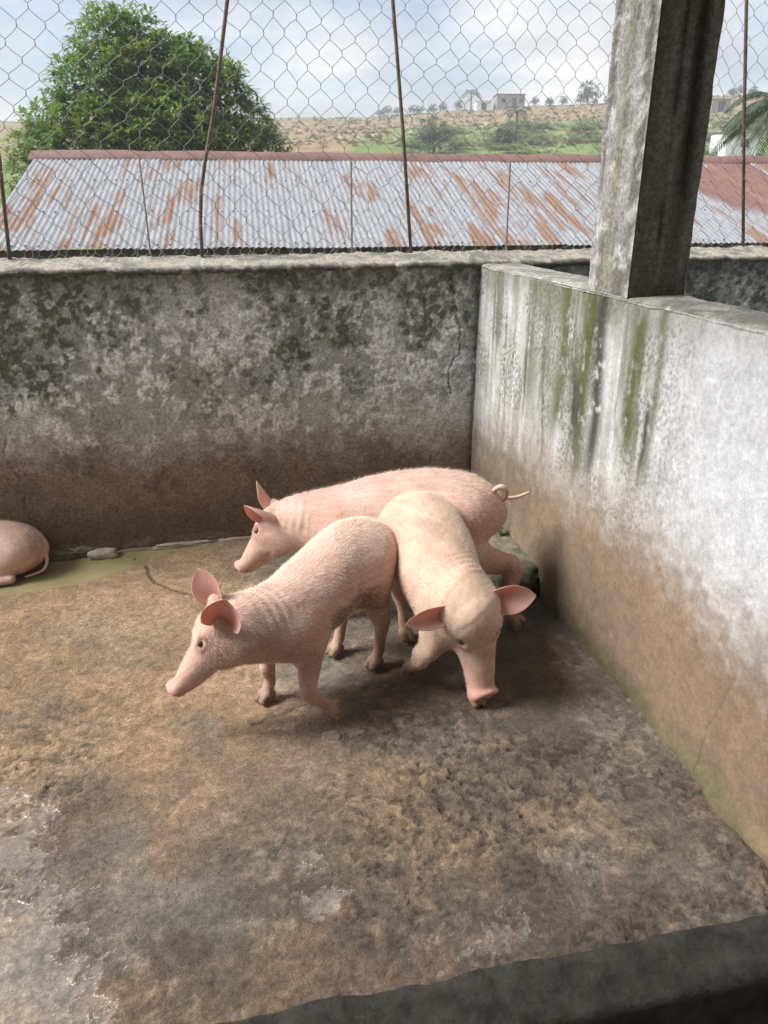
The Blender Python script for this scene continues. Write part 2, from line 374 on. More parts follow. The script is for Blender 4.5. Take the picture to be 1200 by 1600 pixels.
cB = polydist(X + .045 * (sm - .5) + .012 * (vf - .5), Z, [(-2.04, .66), (-2.01, .55), (-2.02, .45), (-1.985, .36), (-1.98, .22)])
ck = np.maximum(.85 * (1 - sstep(.001, .0055, cA)), .45 * (1 - sstep(.0005, .005, cB)) * sstep(.35, .5, sm))
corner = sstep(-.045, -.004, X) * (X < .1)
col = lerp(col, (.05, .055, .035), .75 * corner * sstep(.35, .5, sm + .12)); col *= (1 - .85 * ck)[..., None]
col *= (.82 + .36 * sm)[..., None]
dep = .0028 * (med - .5) + .0030 * (sm - .5) + .0035 * chalk * (vf - .3) - .010 * ck + .006 * (big - .5)
foot = sstep(.05, .0, Z + .04 * (med - .5)); dep += .014 * foot * (fbm(X, Z, 22, 3, 151))
back = thing('concrete_wall', 'long mould-stained concrete wall across the back of the pen', 'wall', (-1.2, .1, 0))
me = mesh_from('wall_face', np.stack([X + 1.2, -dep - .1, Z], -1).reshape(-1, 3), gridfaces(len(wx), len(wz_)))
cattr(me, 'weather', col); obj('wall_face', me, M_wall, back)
box('wall_core', (-4.8, 4.8, -.085, .10, -1.6, 1.185), M_plainwall, back)
# mortar coping, sloping up to the rear, rough-edged
cx = steps((-6.0, -2.4, .08), (-2.4, 2.0, .0095), (2.0, 3.6, .08)); prof = np.array([(-.004, 1.168), (-.016, 1.172), (-.020, 1.183), (-.012, 1.191), (.01, 1.197), (.03, 1.201), (.05, 1.206), (.075, 1.211), (.10, 1.216), (.125, 1.220), (.15, 1.222), (.175, 1.223), (.20, 1.220), (.212, 1.205), (.212, 1.15)])
CXx = np.repeat(cx[:, None], len(prof), 1); py_ = np.repeat(prof[None, :, 0], len(cx), 0); pz_ = np.repeat(prof[None, :, 1], len(cx), 0)
cn_ = fbm(CXx, py_, 9, 4, 161) - .5; cf_ = fbm(CXx, py_ * 2, 40, 4, 162) - .5
edge = np.exp(-((py_ + .012) / .02) ** 2)
lip = .018 * (fbm(CXx, py_ * 0, 7, 4, 163) - .5)
ragged = sstep(.09, .17, py_)
gr_ = fbm(CXx, py_ * 3, 90, 3, 169) - .5
pyo = py_ + edge * (lip + .012 * (fbm(CXx, py_ * 0, 45, 3, 170) - .5)) + .006 * gr_; pzo = pz_ + .009 * cn_ + .014 * cf_ + .008 * gr_ + edge * .010 * (fbm(CXx, py_ * 0, 15, 3, 164) - .5) + ragged * .016 * (fbm(CXx, py_, 18, 4, 165) - .45)
ccol_ = lerp(np.ones(CXx.shape + (3,)) * np.array((.44, .395, .315)), (.25, .235, .20), sstep(.45, .65, fbm(CXx, py_ * 2, 11, 5, 166)))
ccol_ = lerp(ccol_, (.085, .082, .065), .9 * sstep(.006, -.016, py_ + .016 * (cf_ * 2))); ccol_ = lerp(ccol_, (.10, .095, .075), .7 * ragged * sstep(.45, .6, fbm(CXx, py_, 14, 4, 167)))
ccol_ = lerp(ccol_, (.50, .47, .41), .6 * sstep(.58, .68, fbm(CXx, py_, 25, 3, 168)))
me = mesh_from('coping', np.stack([CXx + 1.2, pyo - .1, pzo], -1).reshape(-1, 3), gridfaces(len(cx), len(prof), True)); cattr(me, 'weather', ccol_)
o = obj('coping', me, M_coping, back); o['label'] = 'rough sandy mortar coping'

# ================================================================== wall on the right and its pillar
wy = steps((-4.6, -2.75, .05), (-2.75, .04, .0058))
Yw, Z = np.meshgrid(wy, steps((-.04, 1.178, .0058)), indexing='ij'); wzr = steps((-.04, 1.178, .0058))
big, med, sm, drip, vf = wall_weather(Yw, Z, 201)
streak = fbm(Yw * 34, Z * 1.7, 1, 4, 211)
clean = sstep(-1.32, -1.72, Yw + .10 * (med - .5) + .12 * (1.18 - Z) * -.3)
col = np.ones(Yw.shape + (3,)) * np.array((.50, .50, .475))
col = lerp(col, (.60, .605, .605), sstep(.45, .6, drip))
old = 1 - clean
col = lerp(col, (.33, .32, .285), old * .70 * sstep(.44, .66, streak * .35 + med * .45 + sm * .2))
col = lerp(col, (.575, .583, .602), clean * .97)
pk = fbm(Yw, Z, 22, 5, 215)
col = lerp(col, (.47, .468, .462), clean * .14 * sstep(.58, .70, pk))
col = lerp(col, (.40, .39, .37), clean * .6 * sstep(1.08, 1.18, Z + .10 * (med - .5)))
speck = (1 - sstep(.25, .42, worley(Yw, Z, 60, 14)[0])) * sstep(.5, .62, fbm(Yw, Z, 5, 4, 216))
col = lerp(col, (.16, .16, .13), old * speck * .8 * sstep(.35, .55, Z)); col = lerp(col, (.33, .32, .30), clean * speck * .15)
col = lerp(col, (.10, .10, .075), old * .55 * sstep(.58, .70, fbm(Yw * 20, Z * 2.0, 1, 4, 218)) * sstep(.45, .75, Z))
top = sstep(1.02, 1.17, Z + .10 * (med - .5)); col = lerp(col, (.14, .145, .10), old * top * .6)
def run(y0, w, z0, z1, s, sd=.05):      # a run of algae down the plaster
    wob = y0 + .05 * (fbm(Z * 0 + y0, Z, 5, 3, s) - .5)
    return np.exp(-((Yw - wob) / w) ** 2) * sstep(z1 - sd, z1 + sd * 2, Z + .10 * (streak - .5)) * sstep(z0 + .03, z0 - .03, Z)
green = np.clip(run(-1.02, .055, 1.2, .50, 1) * 1.0 + run(-.86, .06, 1.2, .66, 2) * .85 + run(-.60, .06, 1.2, .72, 3) * .6 + run(-1.31, .045, 1.15, .72, 4) * .9 + run(-1.43, .025, 1.2, .66, 5) * .7
                + run(-.72, .05, 1.2, .8, 6) * .5 + run(-.42, .05, 1.2, .75, 7) * .35 + run(-.22, .06, 1.2, .7, 8) * .3, 0, 1) * sstep(.24, .46, sm * .5 + streak * .5)
col = lerp(col, (.092, .102, .036), np.clip(green * 1.1, 0, .95))
black = np.clip(run(-1.10, .045, 1.2, .58, 21) * 1.0 + run(-1.00, .03, .9, .52, 27) * .6 + run(-1.40, .012, .95, .66, 22) * 1.0 + run(-.95, .018, .95, .58, 23) * .7 + run(-.73, .010, .8, .52, 24) * .8 + run(-.33, .010, 1.0, .7, 25) * .7 + run(-.55, .009, .9, .6, 26) * .6, 0, 1)
col = lerp(col, (.045, .045, .030), black * .95 * sstep(.22, .42, sm))
zb = np.interp(Yw, [-4.6, -2.1, -1.8, -1.45, -1.2, -1.05, -.47, 0], [.40, .42, .45, .52, .49, .47, .50, .43]) + .10 * (fbm(Yw, Z, 4, 3, 221) - .5)
mud = sstep(zb + .17, zb - .15, Z + .12 * (sm - .5) + .06 * (drip - .5))
dust = sstep(zb + .30, zb + .02, Z + .12 * (sm - .5))
col = lerp(col, (.40, .36, .30), .45 * dust)
col = lerp(col, lerp(np.ones(Yw.shape + (3,)) * np.array((.222, .143, .090)), (.205, .148, .10), sstep(-1.6, -.7, Yw)), mud * .93)
col = lerp(col, (.30, .21, .138), .45 * mud * sstep(.52, .66, med)); col = lerp(col, (.17, .135, .09), .6 * mud * sstep(.52, .68, fbm(Yw, Z, 3.2, 4, 223)))
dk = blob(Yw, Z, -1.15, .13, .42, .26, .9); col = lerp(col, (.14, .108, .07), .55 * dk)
col = lerp(col, (.10, .09, .045), .75 * sstep(.10, .0, Z + .10 * (med - .5)))
ckR = 1 - sstep(.001, .006, polydist(Yw + .02 * (sm - .5), Z + .02 * (vf - .5), [(-1.86, .42), (-1.93, .36), (-1.91, .27), (-1.87, .16), (-1.86, .02)]))
col *= (1 - .2 * ckR)[..., None] * (.84 + .32 * sm)[..., None]
dep = .0035 * (med - .5) + .003 * (sm - .5) + .006 * (big - .5) - .0015 * ckR + .0025 * (pk - .5) + .03 * sstep(.06, .0, Z) * (.4 + .9 * fbm(Yw, Z * 0, 5, 3, 231)) * sstep(-1.5, -2.0, Yw)
side = thing('concrete_wall', 'white-painted side wall with green algae runs and brown mud-splashed foot', 'wall', (.095, -2.2, 0))
me = mesh_from('wall_face', np.stack([-dep - .095, Yw + 2.2, Z], -1).reshape(-1, 3), gridfaces(len(wy), len(wzr), True)); cattr(me, 'weather', col)
obj('wall_face', me, M_wall2, side)
# its flat top
ty = steps((-4.6, -2.75, .08), (-2.75, .04, .012)); tx = np.array([-.003, .0, .006, .014, .03, .05, .075, .1, .125, .15, .17, .182, .188, .19, .19]); tz = np.array([1.172, 1.176, 1.180, 1.182, 1.183, 1.184, 1.184, 1.184, 1.184, 1.184, 1.184, 1.182, 1.178, 1.17, -.04])
TX, TY = np.meshgrid(tx, ty, indexing='ij'); TZ = np.repeat(tz[:, None], len(ty), 1)
tn = fbm(TX, TY, 12, 4, 241); TZo = TZ + np.where(TZ > 1, .007 * (tn - .5) + .004 * (fbm(TX, TY, 50, 3, 242) - .5), 0)
tcol = lerp(np.ones(TX.shape + (3,)) * np.array((.37, .35, .31)), (.24, .225, .195), sstep(.45, .62, tn)); tcol = lerp(tcol, (.50, .48, .44), .6 * sstep(.58, .7, fbm(TX, TY, 30, 4, 243)))
tcol = lerp(tcol, (.16, .155, .12), .6 * sstep(.55, .7, fbm(TX * 3, TY, 6, 4, 244)))
me = mesh_from('wall_top', np.stack([TX - .095, TY + 2.2, TZo], -1).reshape(-1, 3), gridfaces(len(tx), len(ty))); cattr(me, 'weather', tcol)
obj('wall_top', me, M_coping, side)

# pillar: grid-faced so that streaks and worn arrises are real
pil = thing('concrete_pillar', 'square concrete pillar rising from the side wall, front face dark and stained', 'pillar', (.09, -1.105, 1.17))
pw, pd = .096, .120
ring = []
ns = 14; ch = .006
def edge_pts(a, b): return [(a[0] + (b[0] - a[0]) * k / ns, a[1] + (b[1] - a[1]) * k / ns) for k in range(ns)]
c4 = [(-pw, -pd), (pw, -pd), (pw, pd), (-pw, pd)]
for k in range(4):
    a, b = np.array(c4[k]), np.array(c4[(k + 1) % 4]); d = (b - a) / np.linalg.norm(b - a); ring += edge_pts(a + d * ch, b - d * ch) + [tuple(b - d * ch)]
ring = np.array(ring + [ring[0]]); zz = np.arange(-.05, 2.02, .016)
RX = np.repeat(ring[:, 0][:, None], len(zz), 1); RY = np.repeat(ring[:, 1][:, None], len(zz), 1); RZ = np.repeat(zz[None], len(ring), 0)
U = np.repeat(np.arange(len(ring))[:, None] * .0137, len(zz), 1)
pn = fbm(U, RZ, 14, 4, 301) - .5; ps = fbm(U * 40, RZ * 1.6, 1, 4, 302); pm = fbm(U, RZ, 30, 5, 303)
isleft = (RX < -pw + .002); isfront = (RY < -pd + .002) & ~isleft
RXo = RX + np.sign(RX) * .005 * pn + np.where(isleft, .013, 0); RYo = RY + np.sign(RY) * .005 * pn
pc = lerp(np.ones(RX.shape + (3,)) * np.array((.34, .335, .315)), (.175, .165, .145), sstep(.45, .62, ps)); pc = lerp(pc, (.50, .50, .48), .7 * sstep(.56, .66, pm) * isleft)
pc = lerp(pc, (.20, .185, .12), .75 * np.exp(-((RY - .025 + .02 * (RZ - .7)) / .028) ** 2) * isleft * sstep(.3, .5, pm + .1))
fr = lerp(np.ones(RX.shape + (3,)) * np.array((.27, .24, .21)), (.19, .165, .14), sstep(.45, .6, ps))  # front base darkened for its shade, left face paler; stains come on top
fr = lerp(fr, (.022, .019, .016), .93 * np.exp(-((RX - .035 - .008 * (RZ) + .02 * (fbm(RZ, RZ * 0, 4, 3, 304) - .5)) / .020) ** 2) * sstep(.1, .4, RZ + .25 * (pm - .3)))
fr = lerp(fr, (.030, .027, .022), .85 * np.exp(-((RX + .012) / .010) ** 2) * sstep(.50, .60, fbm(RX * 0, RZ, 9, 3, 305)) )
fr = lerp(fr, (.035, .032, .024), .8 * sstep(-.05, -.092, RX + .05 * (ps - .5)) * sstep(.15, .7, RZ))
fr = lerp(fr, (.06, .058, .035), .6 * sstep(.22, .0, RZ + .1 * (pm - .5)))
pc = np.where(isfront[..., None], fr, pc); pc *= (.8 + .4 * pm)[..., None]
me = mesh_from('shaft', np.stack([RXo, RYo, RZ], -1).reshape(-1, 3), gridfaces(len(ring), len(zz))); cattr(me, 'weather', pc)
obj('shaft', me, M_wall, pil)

# low wall the viewer stands behind
lx = steps((-3.2, -1.7, .05), (-1.7, -.002, .010)); lp = np.array([(.0, 0), (.0, .57), (.0, .590), (.002, .597), (.006, .600), (.020, .601), (.036, .601), (.05, .601), (.064, .600), (.078, .599), (.083, .596), (.085, .588), (.085, .5), (.085, 0)])
LX = np.repeat(lx[:, None], len(lp), 1); LY = np.repeat(-lp[None, :, 0], len(lx), 0); LZ = np.repeat(lp[None, :, 1], len(lx), 0)
ln = fbm(LX, LY + LZ, 14, 4, 321) - .5; lf = fbm(LX, LY + LZ, 60, 3, 322) - .5
me = mesh_from('low_wall', np.stack([LX + 1.0, LY + .008 * ln, LZ + np.where(LZ > .5, .010 * ln + .006 * lf, 0)], -1).reshape(-1, 3), gridfaces(len(lx), len(lp), True))
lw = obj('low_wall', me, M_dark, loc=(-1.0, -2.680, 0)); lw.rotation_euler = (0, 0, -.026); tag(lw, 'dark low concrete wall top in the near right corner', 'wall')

# roof over the front half of the pen and an added rear wall that blocks light, both unseen
m_roofin = simple('roof_underside', (.42, .41, .40), .7, 0, .2, 4)
rf = thing('pen_roof', 'sheet roof carried by the pillar over the near half of the pen', 'roof', (0, -3, 3.20))
box('roof_sheet', (-4.6, 4.2, -2.4, .66, .03, .06), m_roofin, rf); box('roof_sheet', (-1.9, 4.2, .60, 1.93, .025, .028), m_roofin, rf); box('beam', (-1.9, 4.2, 1.79, 1.92, -.02, .018), M_wood, rf)  # outline stepped to let sun in while shading the low wall
bw = box('added_rear_wall', (-7, 4.4, -5.25, -5.02, -1.6, 3.20), M_plainwall); tag(bw, 'unseen wall added behind the viewer to cut the light', 'wall')

# broken step in the corner, sprig, rubble at the wall foot
def lump(name, cx, cy, sx, sy, z0, z1, seed, m, n=9, amp=.18):
    r = np.random.default_rng(seed); V = []; F = []
    g = np.linspace(-1, 1, n); out_ = {}
    def vid(p):
        k = tuple(np.round(p, 4))
        if k not in out_: out_[k] = len(V); V.append(p)
        return out_[k]
    for ax in range(3):
        for s in (-1, 1):
            for i in range(n - 1):
                for j in range(n - 1):
                    q = []
                    for a, b in ((i, j), (i + 1, j), (i + 1, j + 1), (i, j + 1)):
                        p = np.zeros(3); p[ax] = s; p[(ax + 1) % 3] = g[a]; p[(ax + 2) % 3] = g[b]; q.append(vid(p))
                    F.append(tuple(q) if s > 0 else tuple(q[::-1]))
    V = np.array(V); d = np.linalg.norm(V, axis=1, keepdims=True); P = V * (1 - .22 * (d - 1) / .73)
    nz = fbm(P[:, 0] * 2 + seed, P[:, 1] * 2 + P[:, 2] * 3, 1.3, 4, seed) - .5; n2 = fbm(P[:, 0] * 2 - P[:, 2] * 2 + seed, P[:, 1] * 2 + P[:, 2], 4, 3, seed + 1) - .5
    P = P * (1 + amp * 1.6 * nz + amp * .8 * n2)[:, None]
    P = P * np.array((sx / 2, sy / 2, (z1 - z0) / 2)) 
    P[:, 2] += (z1 - z0) / 2
    o = obj(name, mesh_from(name, P, F), m, loc=(cx, cy, z0)); return o
tag(lump('broken_step', -.065, -.56, .20, .56, -.03, .125, 5, M_block, 17, .13), 'mossy broken concrete step in the corner beside the side wall', 'step')
tag(lump('rubble_stone', -1.70, -.045, .125, .062, -.012, .028, 11, M_stone, 7, .22), 'pale flat wedge of rubble at the edge of the puddle', 'stone')
for i, (x, y, a, b, h_, lb) in enumerate([(-1.91, -.026, .20, .05, .026, 'dark crumbled mortar at the wall foot beside the lying pig'), (-1.79, -.02, .10, .036, .034, 'small broken mortar lump between the lying pig and the pale wedge'),
                                       (-1.36, -.012, .26, .026, .014, 'thin pale mortar ridge behind the narrow strip of water'), (-1.06, -.012, .34, .030, .012, 'low mortar ridge at the wall foot beside the back pig')]):
    tag(lump('mortar_chunk', x, y, a, b, -.014, h_, 20 + i, M_stone if i > 1 else M_block, 11, .42), lb, 'mortar')
for i, (x, y, s) in enumerate([(-.935, -1.475, .045), (-.86, -1.47, .038)]):
    o = tag(lump('mortar_flake', x, y, s * 1.3, s, -.006, .004, 40 + i, M_flake, 6, .3), ('pale mortar flake on the floor under the lifted front foot' if i == 0 else 'smaller pale mortar flake on the floor, nearer the facing pig'), 'stone', 'pale flakes on the floor')

wd = thing('weed', 'small green weed sprouting from the joint behind the broken step', 'plant', (-.03, -.50, .11))
rw_ = np.random.default_rng(8); parts = []
for k in range(7):
    a = rw_.uniform(0, 6.28); h0 = rw_.uniform(.03, .075); tip = np.array((math.cos(a) * .025, math.sin(a) * .025, h0)); parts.append(tube_geo([(0, 0, -.02), tip * .5 + np.array((0, 0, .008)), tip], [.0016, .0012, .0008], 4))
    for q in range(3):
        b = rw_.uniform(0, 6.28); c0 = tip * (.55 + .2 * q); d = np.array((math.cos(b), math.sin(b), .25)) * .022; s_ = np.array((-math.sin(b), math.cos(b), 0)) * .006
        parts.append(([c0, c0 + d * .5 + s_, c0 + d, c0 + d * .5 - s_], [(0, 1, 2, 3)]))
v, f = join_geo(parts); obj('leaves', mesh_from('leaves', v, f), simple('weed_green', (.06, .10, .03), .6), wd, smooth=False)

# ================================================================== chain-link fences
def chain_link(x0, x1, z0, z1, Wd, Hd, r, seed, sag=.02, n=4):
    half = Wd / 2; k = 0; V = []; F = []; x = x0
    rows = int((z1 - z0) / (Hd / 2)); sub = np.array([-.30, -.10, .10, .30])
    while x < x1:
        zs = []; xs = []; ys = []
        for i in range(rows + 1):
            right = (i + k) % 2
            for s in (-.17, .17):          # the hook at each crossing runs nearly upright for a moment
                zs.append(z0 + (i + s) * Hd / 2); xs.append((half * .985 if right else half * .015)); ys.append(.004 * (1 if (right == (s > 0)) else -1))
            j0 = (half if right else 0); j1 = (0 if right else half)
            zs.append(z0 + (i + .5) * Hd / 2); xs.append((j0 + j1) / 2); ys.append(.002)
        zs = np.array(zs); xs = np.array(xs) + x; ys = np.array(ys)
        dx = sag * 1.5 * (fbm(xs, zs, 1.7, 3, seed) - .5) * 2 + .010 * (fbm(xs, zs, 9, 2, seed + 1) - .5) * 2
        dz = sag * 1.2 * (fbm(xs, zs, 1.5, 3, seed + 2) - .5) * 2 + .010 * (fbm(xs, zs, 9, 2, seed + 3) - .5) * 2
        dy = sag * 1.5 * (fbm(xs, zs, 1.3, 2, seed + 4) - .5)
        P = np.stack([xs + dx, ys + dy, zs + dz], 1)
        T = np.gradient(P, axis=0); T /= np.linalg.norm(T, axis=1)[:, None]
        A = np.cross(T, (0, 1., 0)); A /= np.linalg.norm(A, axis=1)[:, None]; B = np.cross(T, A)
        o = len(V) and sum(len(v) for v in V)
        V.append((P[:, None] + r * np.stack([A, B, -A, -B], 1)).reshape(-1, 3))
        m_ = len(P); i = np.arange(m_ - 1)[:, None] * 4 + np.arange(4)[None]; j = np.arange(m_ - 1)[:, None] * 4 + (np.arange(4)[None] + 1) % 4
        F.append((np.stack([i, j, j + 4, i + 4], -1).reshape(-1, 4)) + (o or 0))
        x += half; k += 1
    return np.concatenate(V), np.concatenate(F)
fen = thing('chain_link_fence', 'tall rusty chain-link fence standing on the back wall', 'fence', (-1.2, .16, 1.2))
V, F = chain_link(-3.0, 3.3, 1.185, 3.0, .0945, .113, .00115, 5, .030)
obj('wire_mesh', mesh_from('wire_mesh', V - np.array((-1.2, 0, 1.2)), F), M_wire, fen)
for pts, r in [([(-1.86, .16, 3.0), (-1.872, .16, 2.2), (-1.885, .16, 1.58), (-1.911, .16, 1.20)], .0075),
               ([(-.90, .16, 3.0), (-.995, .155, 2.134), (-1.045, .155, 1.90), (-1.079, .155, 1.747), (-1.125, .16, 1.58), (-1.150, .16, 1.47), (-1.163, .16, 1.35), (-1.169, .16, 1.19)], .0075),
               ([(-.44, .16, 3.0), (-.357, .155, 2.164), (-.31, .157, 1.70), (-.266, .16, 1.19)], .0075),
               ([(1.06, .16, 3.0), (1.213, .155, 2.237), (1.30, .156, 1.75), (1.412, .16, 1.19)], .0075)]:
    v, f = tube_geo(pts, r, 8); o = obj('post', mesh_from('post', np.array(v) - np.array((-1.2, .16, 1.2)), f), M_post, fen)
fen2 = thing('chain_link_fence', 'lower grey chain-link fence on thin posts in front of the tin roof', 'fence', (0, 2.9, -.9))
V, F = chain_link(-4.2, 5.2, -.85, 1.70, .094, .11, .0012, 45, .02)
obj('wire_mesh', mesh_from('wire_mesh', V + np.array((0, 0, .9)), F), M_wire2, fen2)
for x in (-2.95, -1.50, .0, 1.29, 2.78, 4.2):
    v, f = tube_geo([(x + random.uniform(-.02, .02), .01, 2.62), (x, .01, 1.3), (x, .01, -.1)], .0075, 6); obj('post', mesh_from('post', v, f), M_post, fen2)

# ================================================================== terrain
tx_ = np.concatenate([np.linspace(-700, -90, 24), np.linspace(-80, 120, 150), np.linspace(130, 700, 24)]); ty_ = np.concatenate([np.linspace(-120, .3, 14), np.linspace(.6, 40, 60), np.linspace(41, 175, 150), np.linspace(180, 900, 20)])
X, Y = np.meshgrid(tx_, ty_, indexing='ij')
def terrain(X, Y):
    D = Y * math.cos(YAW) + X * math.sin(YAW) + 3.4; L = X * math.cos(YAW) - Y * math.sin(YAW)
    z = np.interp(D, [-200, 12, 20, 60, 100, 138, 150, 170, 900], [-.9, -.9, -.6, 3.9, 8.6, 13.4, 14.0, 13.6, 3])
    tilt = np.clip((L + 12) / 60, -.4, 1.2) * sstep(50, 140, D) * 2.6
    return z + tilt + (fbm(X, Y, .03, 4, 401) - .5) * 2.2 * sstep(30, 90, D) * (1 - .3 * sstep(120, 160, D)) + (fbm(X, Y, .35, 3, 402) - .5) * .5 * sstep(14, 40, D), D, L
TZ, D, L = terrain(X, Y); inpen = (Y < .5) & (Y > -9)
TZ = np.where((Y < .25), -1.2, TZ)
fieldm = sstep(92, 100, D + 5 * (fbm(X, Y, .12, 3, 403) - .5) + np.clip((2 - L), 0, 30) * 6) * sstep(139, 135, D + 3 * (fbm(X, Y, .2, 3, 404) - .5)) * sstep(55, 66, D + np.clip(L, 0, 30) * .3)
tcol = lerp(np.ones(X.shape + (3,)) * np.array((.15, .21, .07)), (.20, .245, .09), sstep(.4, .65, fbm(X, Y, .2, 4, 405)))
dry = lerp(np.ones(X.shape + (3,)) * np.array((.29, .205, .125)), (.25, .21, .115), sstep(.45, .6, fbm(X * .5, Y * 2.2, .12, 4, 406)))
tcol = tcol * (1 - fieldm[..., None]) + dry * fieldm[..., None]
me = mesh_from('terrain', np.stack([X, Y, TZ], -1).reshape(-1, 3), gridfaces(len(tx_), len(ty_))); cattr(me, 'weather', tcol)
m, t, bs = mat('hill_ground', 1.0, spec=.1); co = objco(t); c = mixc(t, 1.0, attr(t, 'weather', 'Color'), ramp(t, noise(t, .9, 6, .7, co), [(.3, grey(.6)), (.7, grey(1.35))]), 'MULTIPLY')
t.links.new(c, bs.inputs['Base Color']); kind(obj('terrain', me, m), 'structure')
def ground_z(x, y):
    z, _, _ = terrain(np.array([float(x)]), np.array([float(y)])); return float(z[0])
def at(pxl, D):      # a spot on the ground: horizontal picture column and distance ahead of the viewer
    l = (pxl - 600) / 1297.0 * D * 1.0
    return (-1.204 + math.sin(YAW) * D + math.cos(YAW) * l, -3.28 + math.cos(YAW) * D - math.sin(YAW) * l)

# ================================================================== tin-roofed shed beyond the wall
SH = thing('tin_shed', 'low open shed with a rust-streaked corrugated tin roof beyond the wall', 'shed', (1.143, 5.413, -.9), R(-4.3))
EZ, SL, LEN = 1.845, R(17.9), 3.45
cs, sn = math.cos(SL), math.sin(SL)
m_tin, t, bs = mat('galvanised_rusting_sheet', .5); co = objco(t); oi = N(t, 'ShaderNodeObjectInfo'); rand = oi.outputs['Random']
sv = N(t, 'ShaderNodeVectorMath', operation='MULTIPLY'); sv.inputs[1].default_value = (8.5, .5, 1); t.links.new(co, sv.inputs[0])
av = N(t, 'ShaderNodeVectorMath', operation='ADD'); cv = N(t, 'ShaderNodeCombineXYZ'); t.links.new(M_(t, 'MULTIPLY', rand, 91.0), cv.inputs[0]); t.links.new(M_(t, 'MULTIPLY', rand, 37.0), cv.inputs[1])
t.links.new(sv.outputs[0], av.inputs[0]); t.links.new(cv.outputs[0], av.inputs[1])
pv = N(t, 'ShaderNodeVectorMath', operation='MULTIPLY'); pv.inputs[1].default_value = (2.0, .75, 1); t.links.new(co, pv.inputs[0])
pa = N(t, 'ShaderNodeVectorMath', operation='ADD'); t.links.new(pv.outputs[0], pa.inputs[0]); t.links.new(cv.outputs[0], pa.inputs[1])
n1 = noise(t, 1.0, 5, .6, av.outputs[0], .3); n2 = noise(t, 1.0, 3, .5, pa.outputs[0]); ex = attr(t, 'rusty')
rs = M_(t, 'MULTIPLY', ramp(t, n1, [(.46, grey(0)), (.60, grey(1))]), ramp(t, M_(t, 'ADD', n2, M_(t, 'MULTIPLY', ex, .10)), [(.50, grey(0)), (.60, grey(1))]))
rmask = ramp(t, rs, [(.02, grey(0)), (.6, grey(.82)), (1, grey(.95))])
zinc = ramp(t, noise(t, 3.5, 5, .6, co), [(.3, (.235, .245, .265)), (.7, (.30, .312, .33))])
rust = ramp(t, noise(t, 9, 5, .7, av.outputs[0]), [(.3, (.185, .088, .048)), (.7, (.265, .145, .085))])
c = mixc(t, rmask, zinc, rust)
paint = ramp(t, noise(t, 4, 5, .6, co), [(.3, (.15, .066, .052)), (.7, (.21, .098, .075))])
c = mixc(t, M_(t, 'MULTIPLY', attr(t, 'painted'), M_(t, 'SUBTRACT', 1.0, M_(t, 'MULTIPLY', rmask, .25))), c, paint)
t.links.new(c, bs.inputs['Base Color']); t.links.new(M_(t, 'ADD', .45, M_(t, 'MULTIPLY', rmask, .4)), bs.inputs['Roughness'])
M_ridge = simple('ridge_oxide', (.18, .098, .08), .75, 0, .25, 3)
cw = .80; nu = 12 * 8 + 5; us = np.linspace(-.03, cw + .03, nu); vs_ = np.linspace(0, LEN, 9)
x_start = -4.52
rs_ = np.random.default_rng(3)
for i in range(18):
    Uu, Vv = np.meshgrid(us, vs_, indexing='ij'); jit = rs_.uniform(-.02, .015)
    zc_ = .0062 * np.cos(2 * math.pi * Uu / (.8 / 12)) + .004 * (i % 2) + .012 * (fbm(Uu + i * 5, Vv, 1.2, 2, 500) - .5)
    xs = Uu; ysl = Vv + jit * (1 - Vv / LEN)
    P = np.stack([xs, ysl * cs - zc_ * sn, ysl * sn + zc_ * cs], -1)
    me = mesh_from('roof_sheet', P.reshape(-1, 3), gridfaces(nu, 9))
    painted = np.zeros(Uu.shape)
    if i >= 11: painted = sstep(.10, .115, Uu)
    if i == 11: painted *= sstep(1.0, 1.15, Vv + (Uu - .4) * 1.2)
    fattr(me, 'painted', painted); fattr(me, 'rusty', np.clip(sstep(.5, .0, Vv) * .3 + sstep(2.9, 3.4, Vv) * .5 + .25 * np.sin(i * 2.3), 0, 1) + (.25 if i in (5, 6, 8, 9, 10, 11, 12) else 0))
    o = obj('roof_sheet', me, m_tin, SH); o.location = (x_start + i * cw, 0, EZ)
    if i >= 11: o['label'] = 'sheet painted oxide red'
    # screws
    pts = []
    for v_ in (.07, 1.1, 2.25):
        for q in (1, 3, 5, 7, 9):
            if rs_.random() < .8:
                u_ = .8 / 12 * q; zt_ = .009; vv = v_ + rs_.uniform(-.02, .02)
                ctr = np.array((u_, vv * cs - zt_ * sn, vv * sn + zt_ * cs)); pts.append(tube_geo([ctr, ctr + np.array((0, -sn, cs)) * .012], [.012, .007], 6))
    v, f = join_geo(pts); kind(obj('screw_heads', mesh_from('screw_heads', v, f), M_screw, o, smooth=False), 'stuff')
# ridge capping in lapped lengths
rl = EZ + LEN * sn; ry = LEN * cs
for i, (a, b) in enumerate([(-4.62, -3.0), (-3.05, -.6), (-.65, 1.8), (1.75, 4.2), (4.15, 6.6), (6.55, 9.0)]):
    k = .002 * (i % 2); pr = [(-.27, -.27 * sn / cs - .005), (-.265, -.27 * sn / cs + .022), (-.10, .012 - .10 * sn / cs + .022), (-.03, .028), (0, .036), (.03, .028), (.27, -.27 * sn / cs + .022)]
    wob = [rs_.uniform(-.012, .012) for _ in range(5)]; xs = np.linspace(a, b, 5); V = []
    for j, x in enumerate(xs):
        for p in pr: V.append((x, ry + p[0], rl + p[1] + k + wob[j]))
    obj('ridge_cap', mesh_from('ridge_cap', V, gridfaces(5, len(pr), True)), M_ridge, SH, smooth=False)
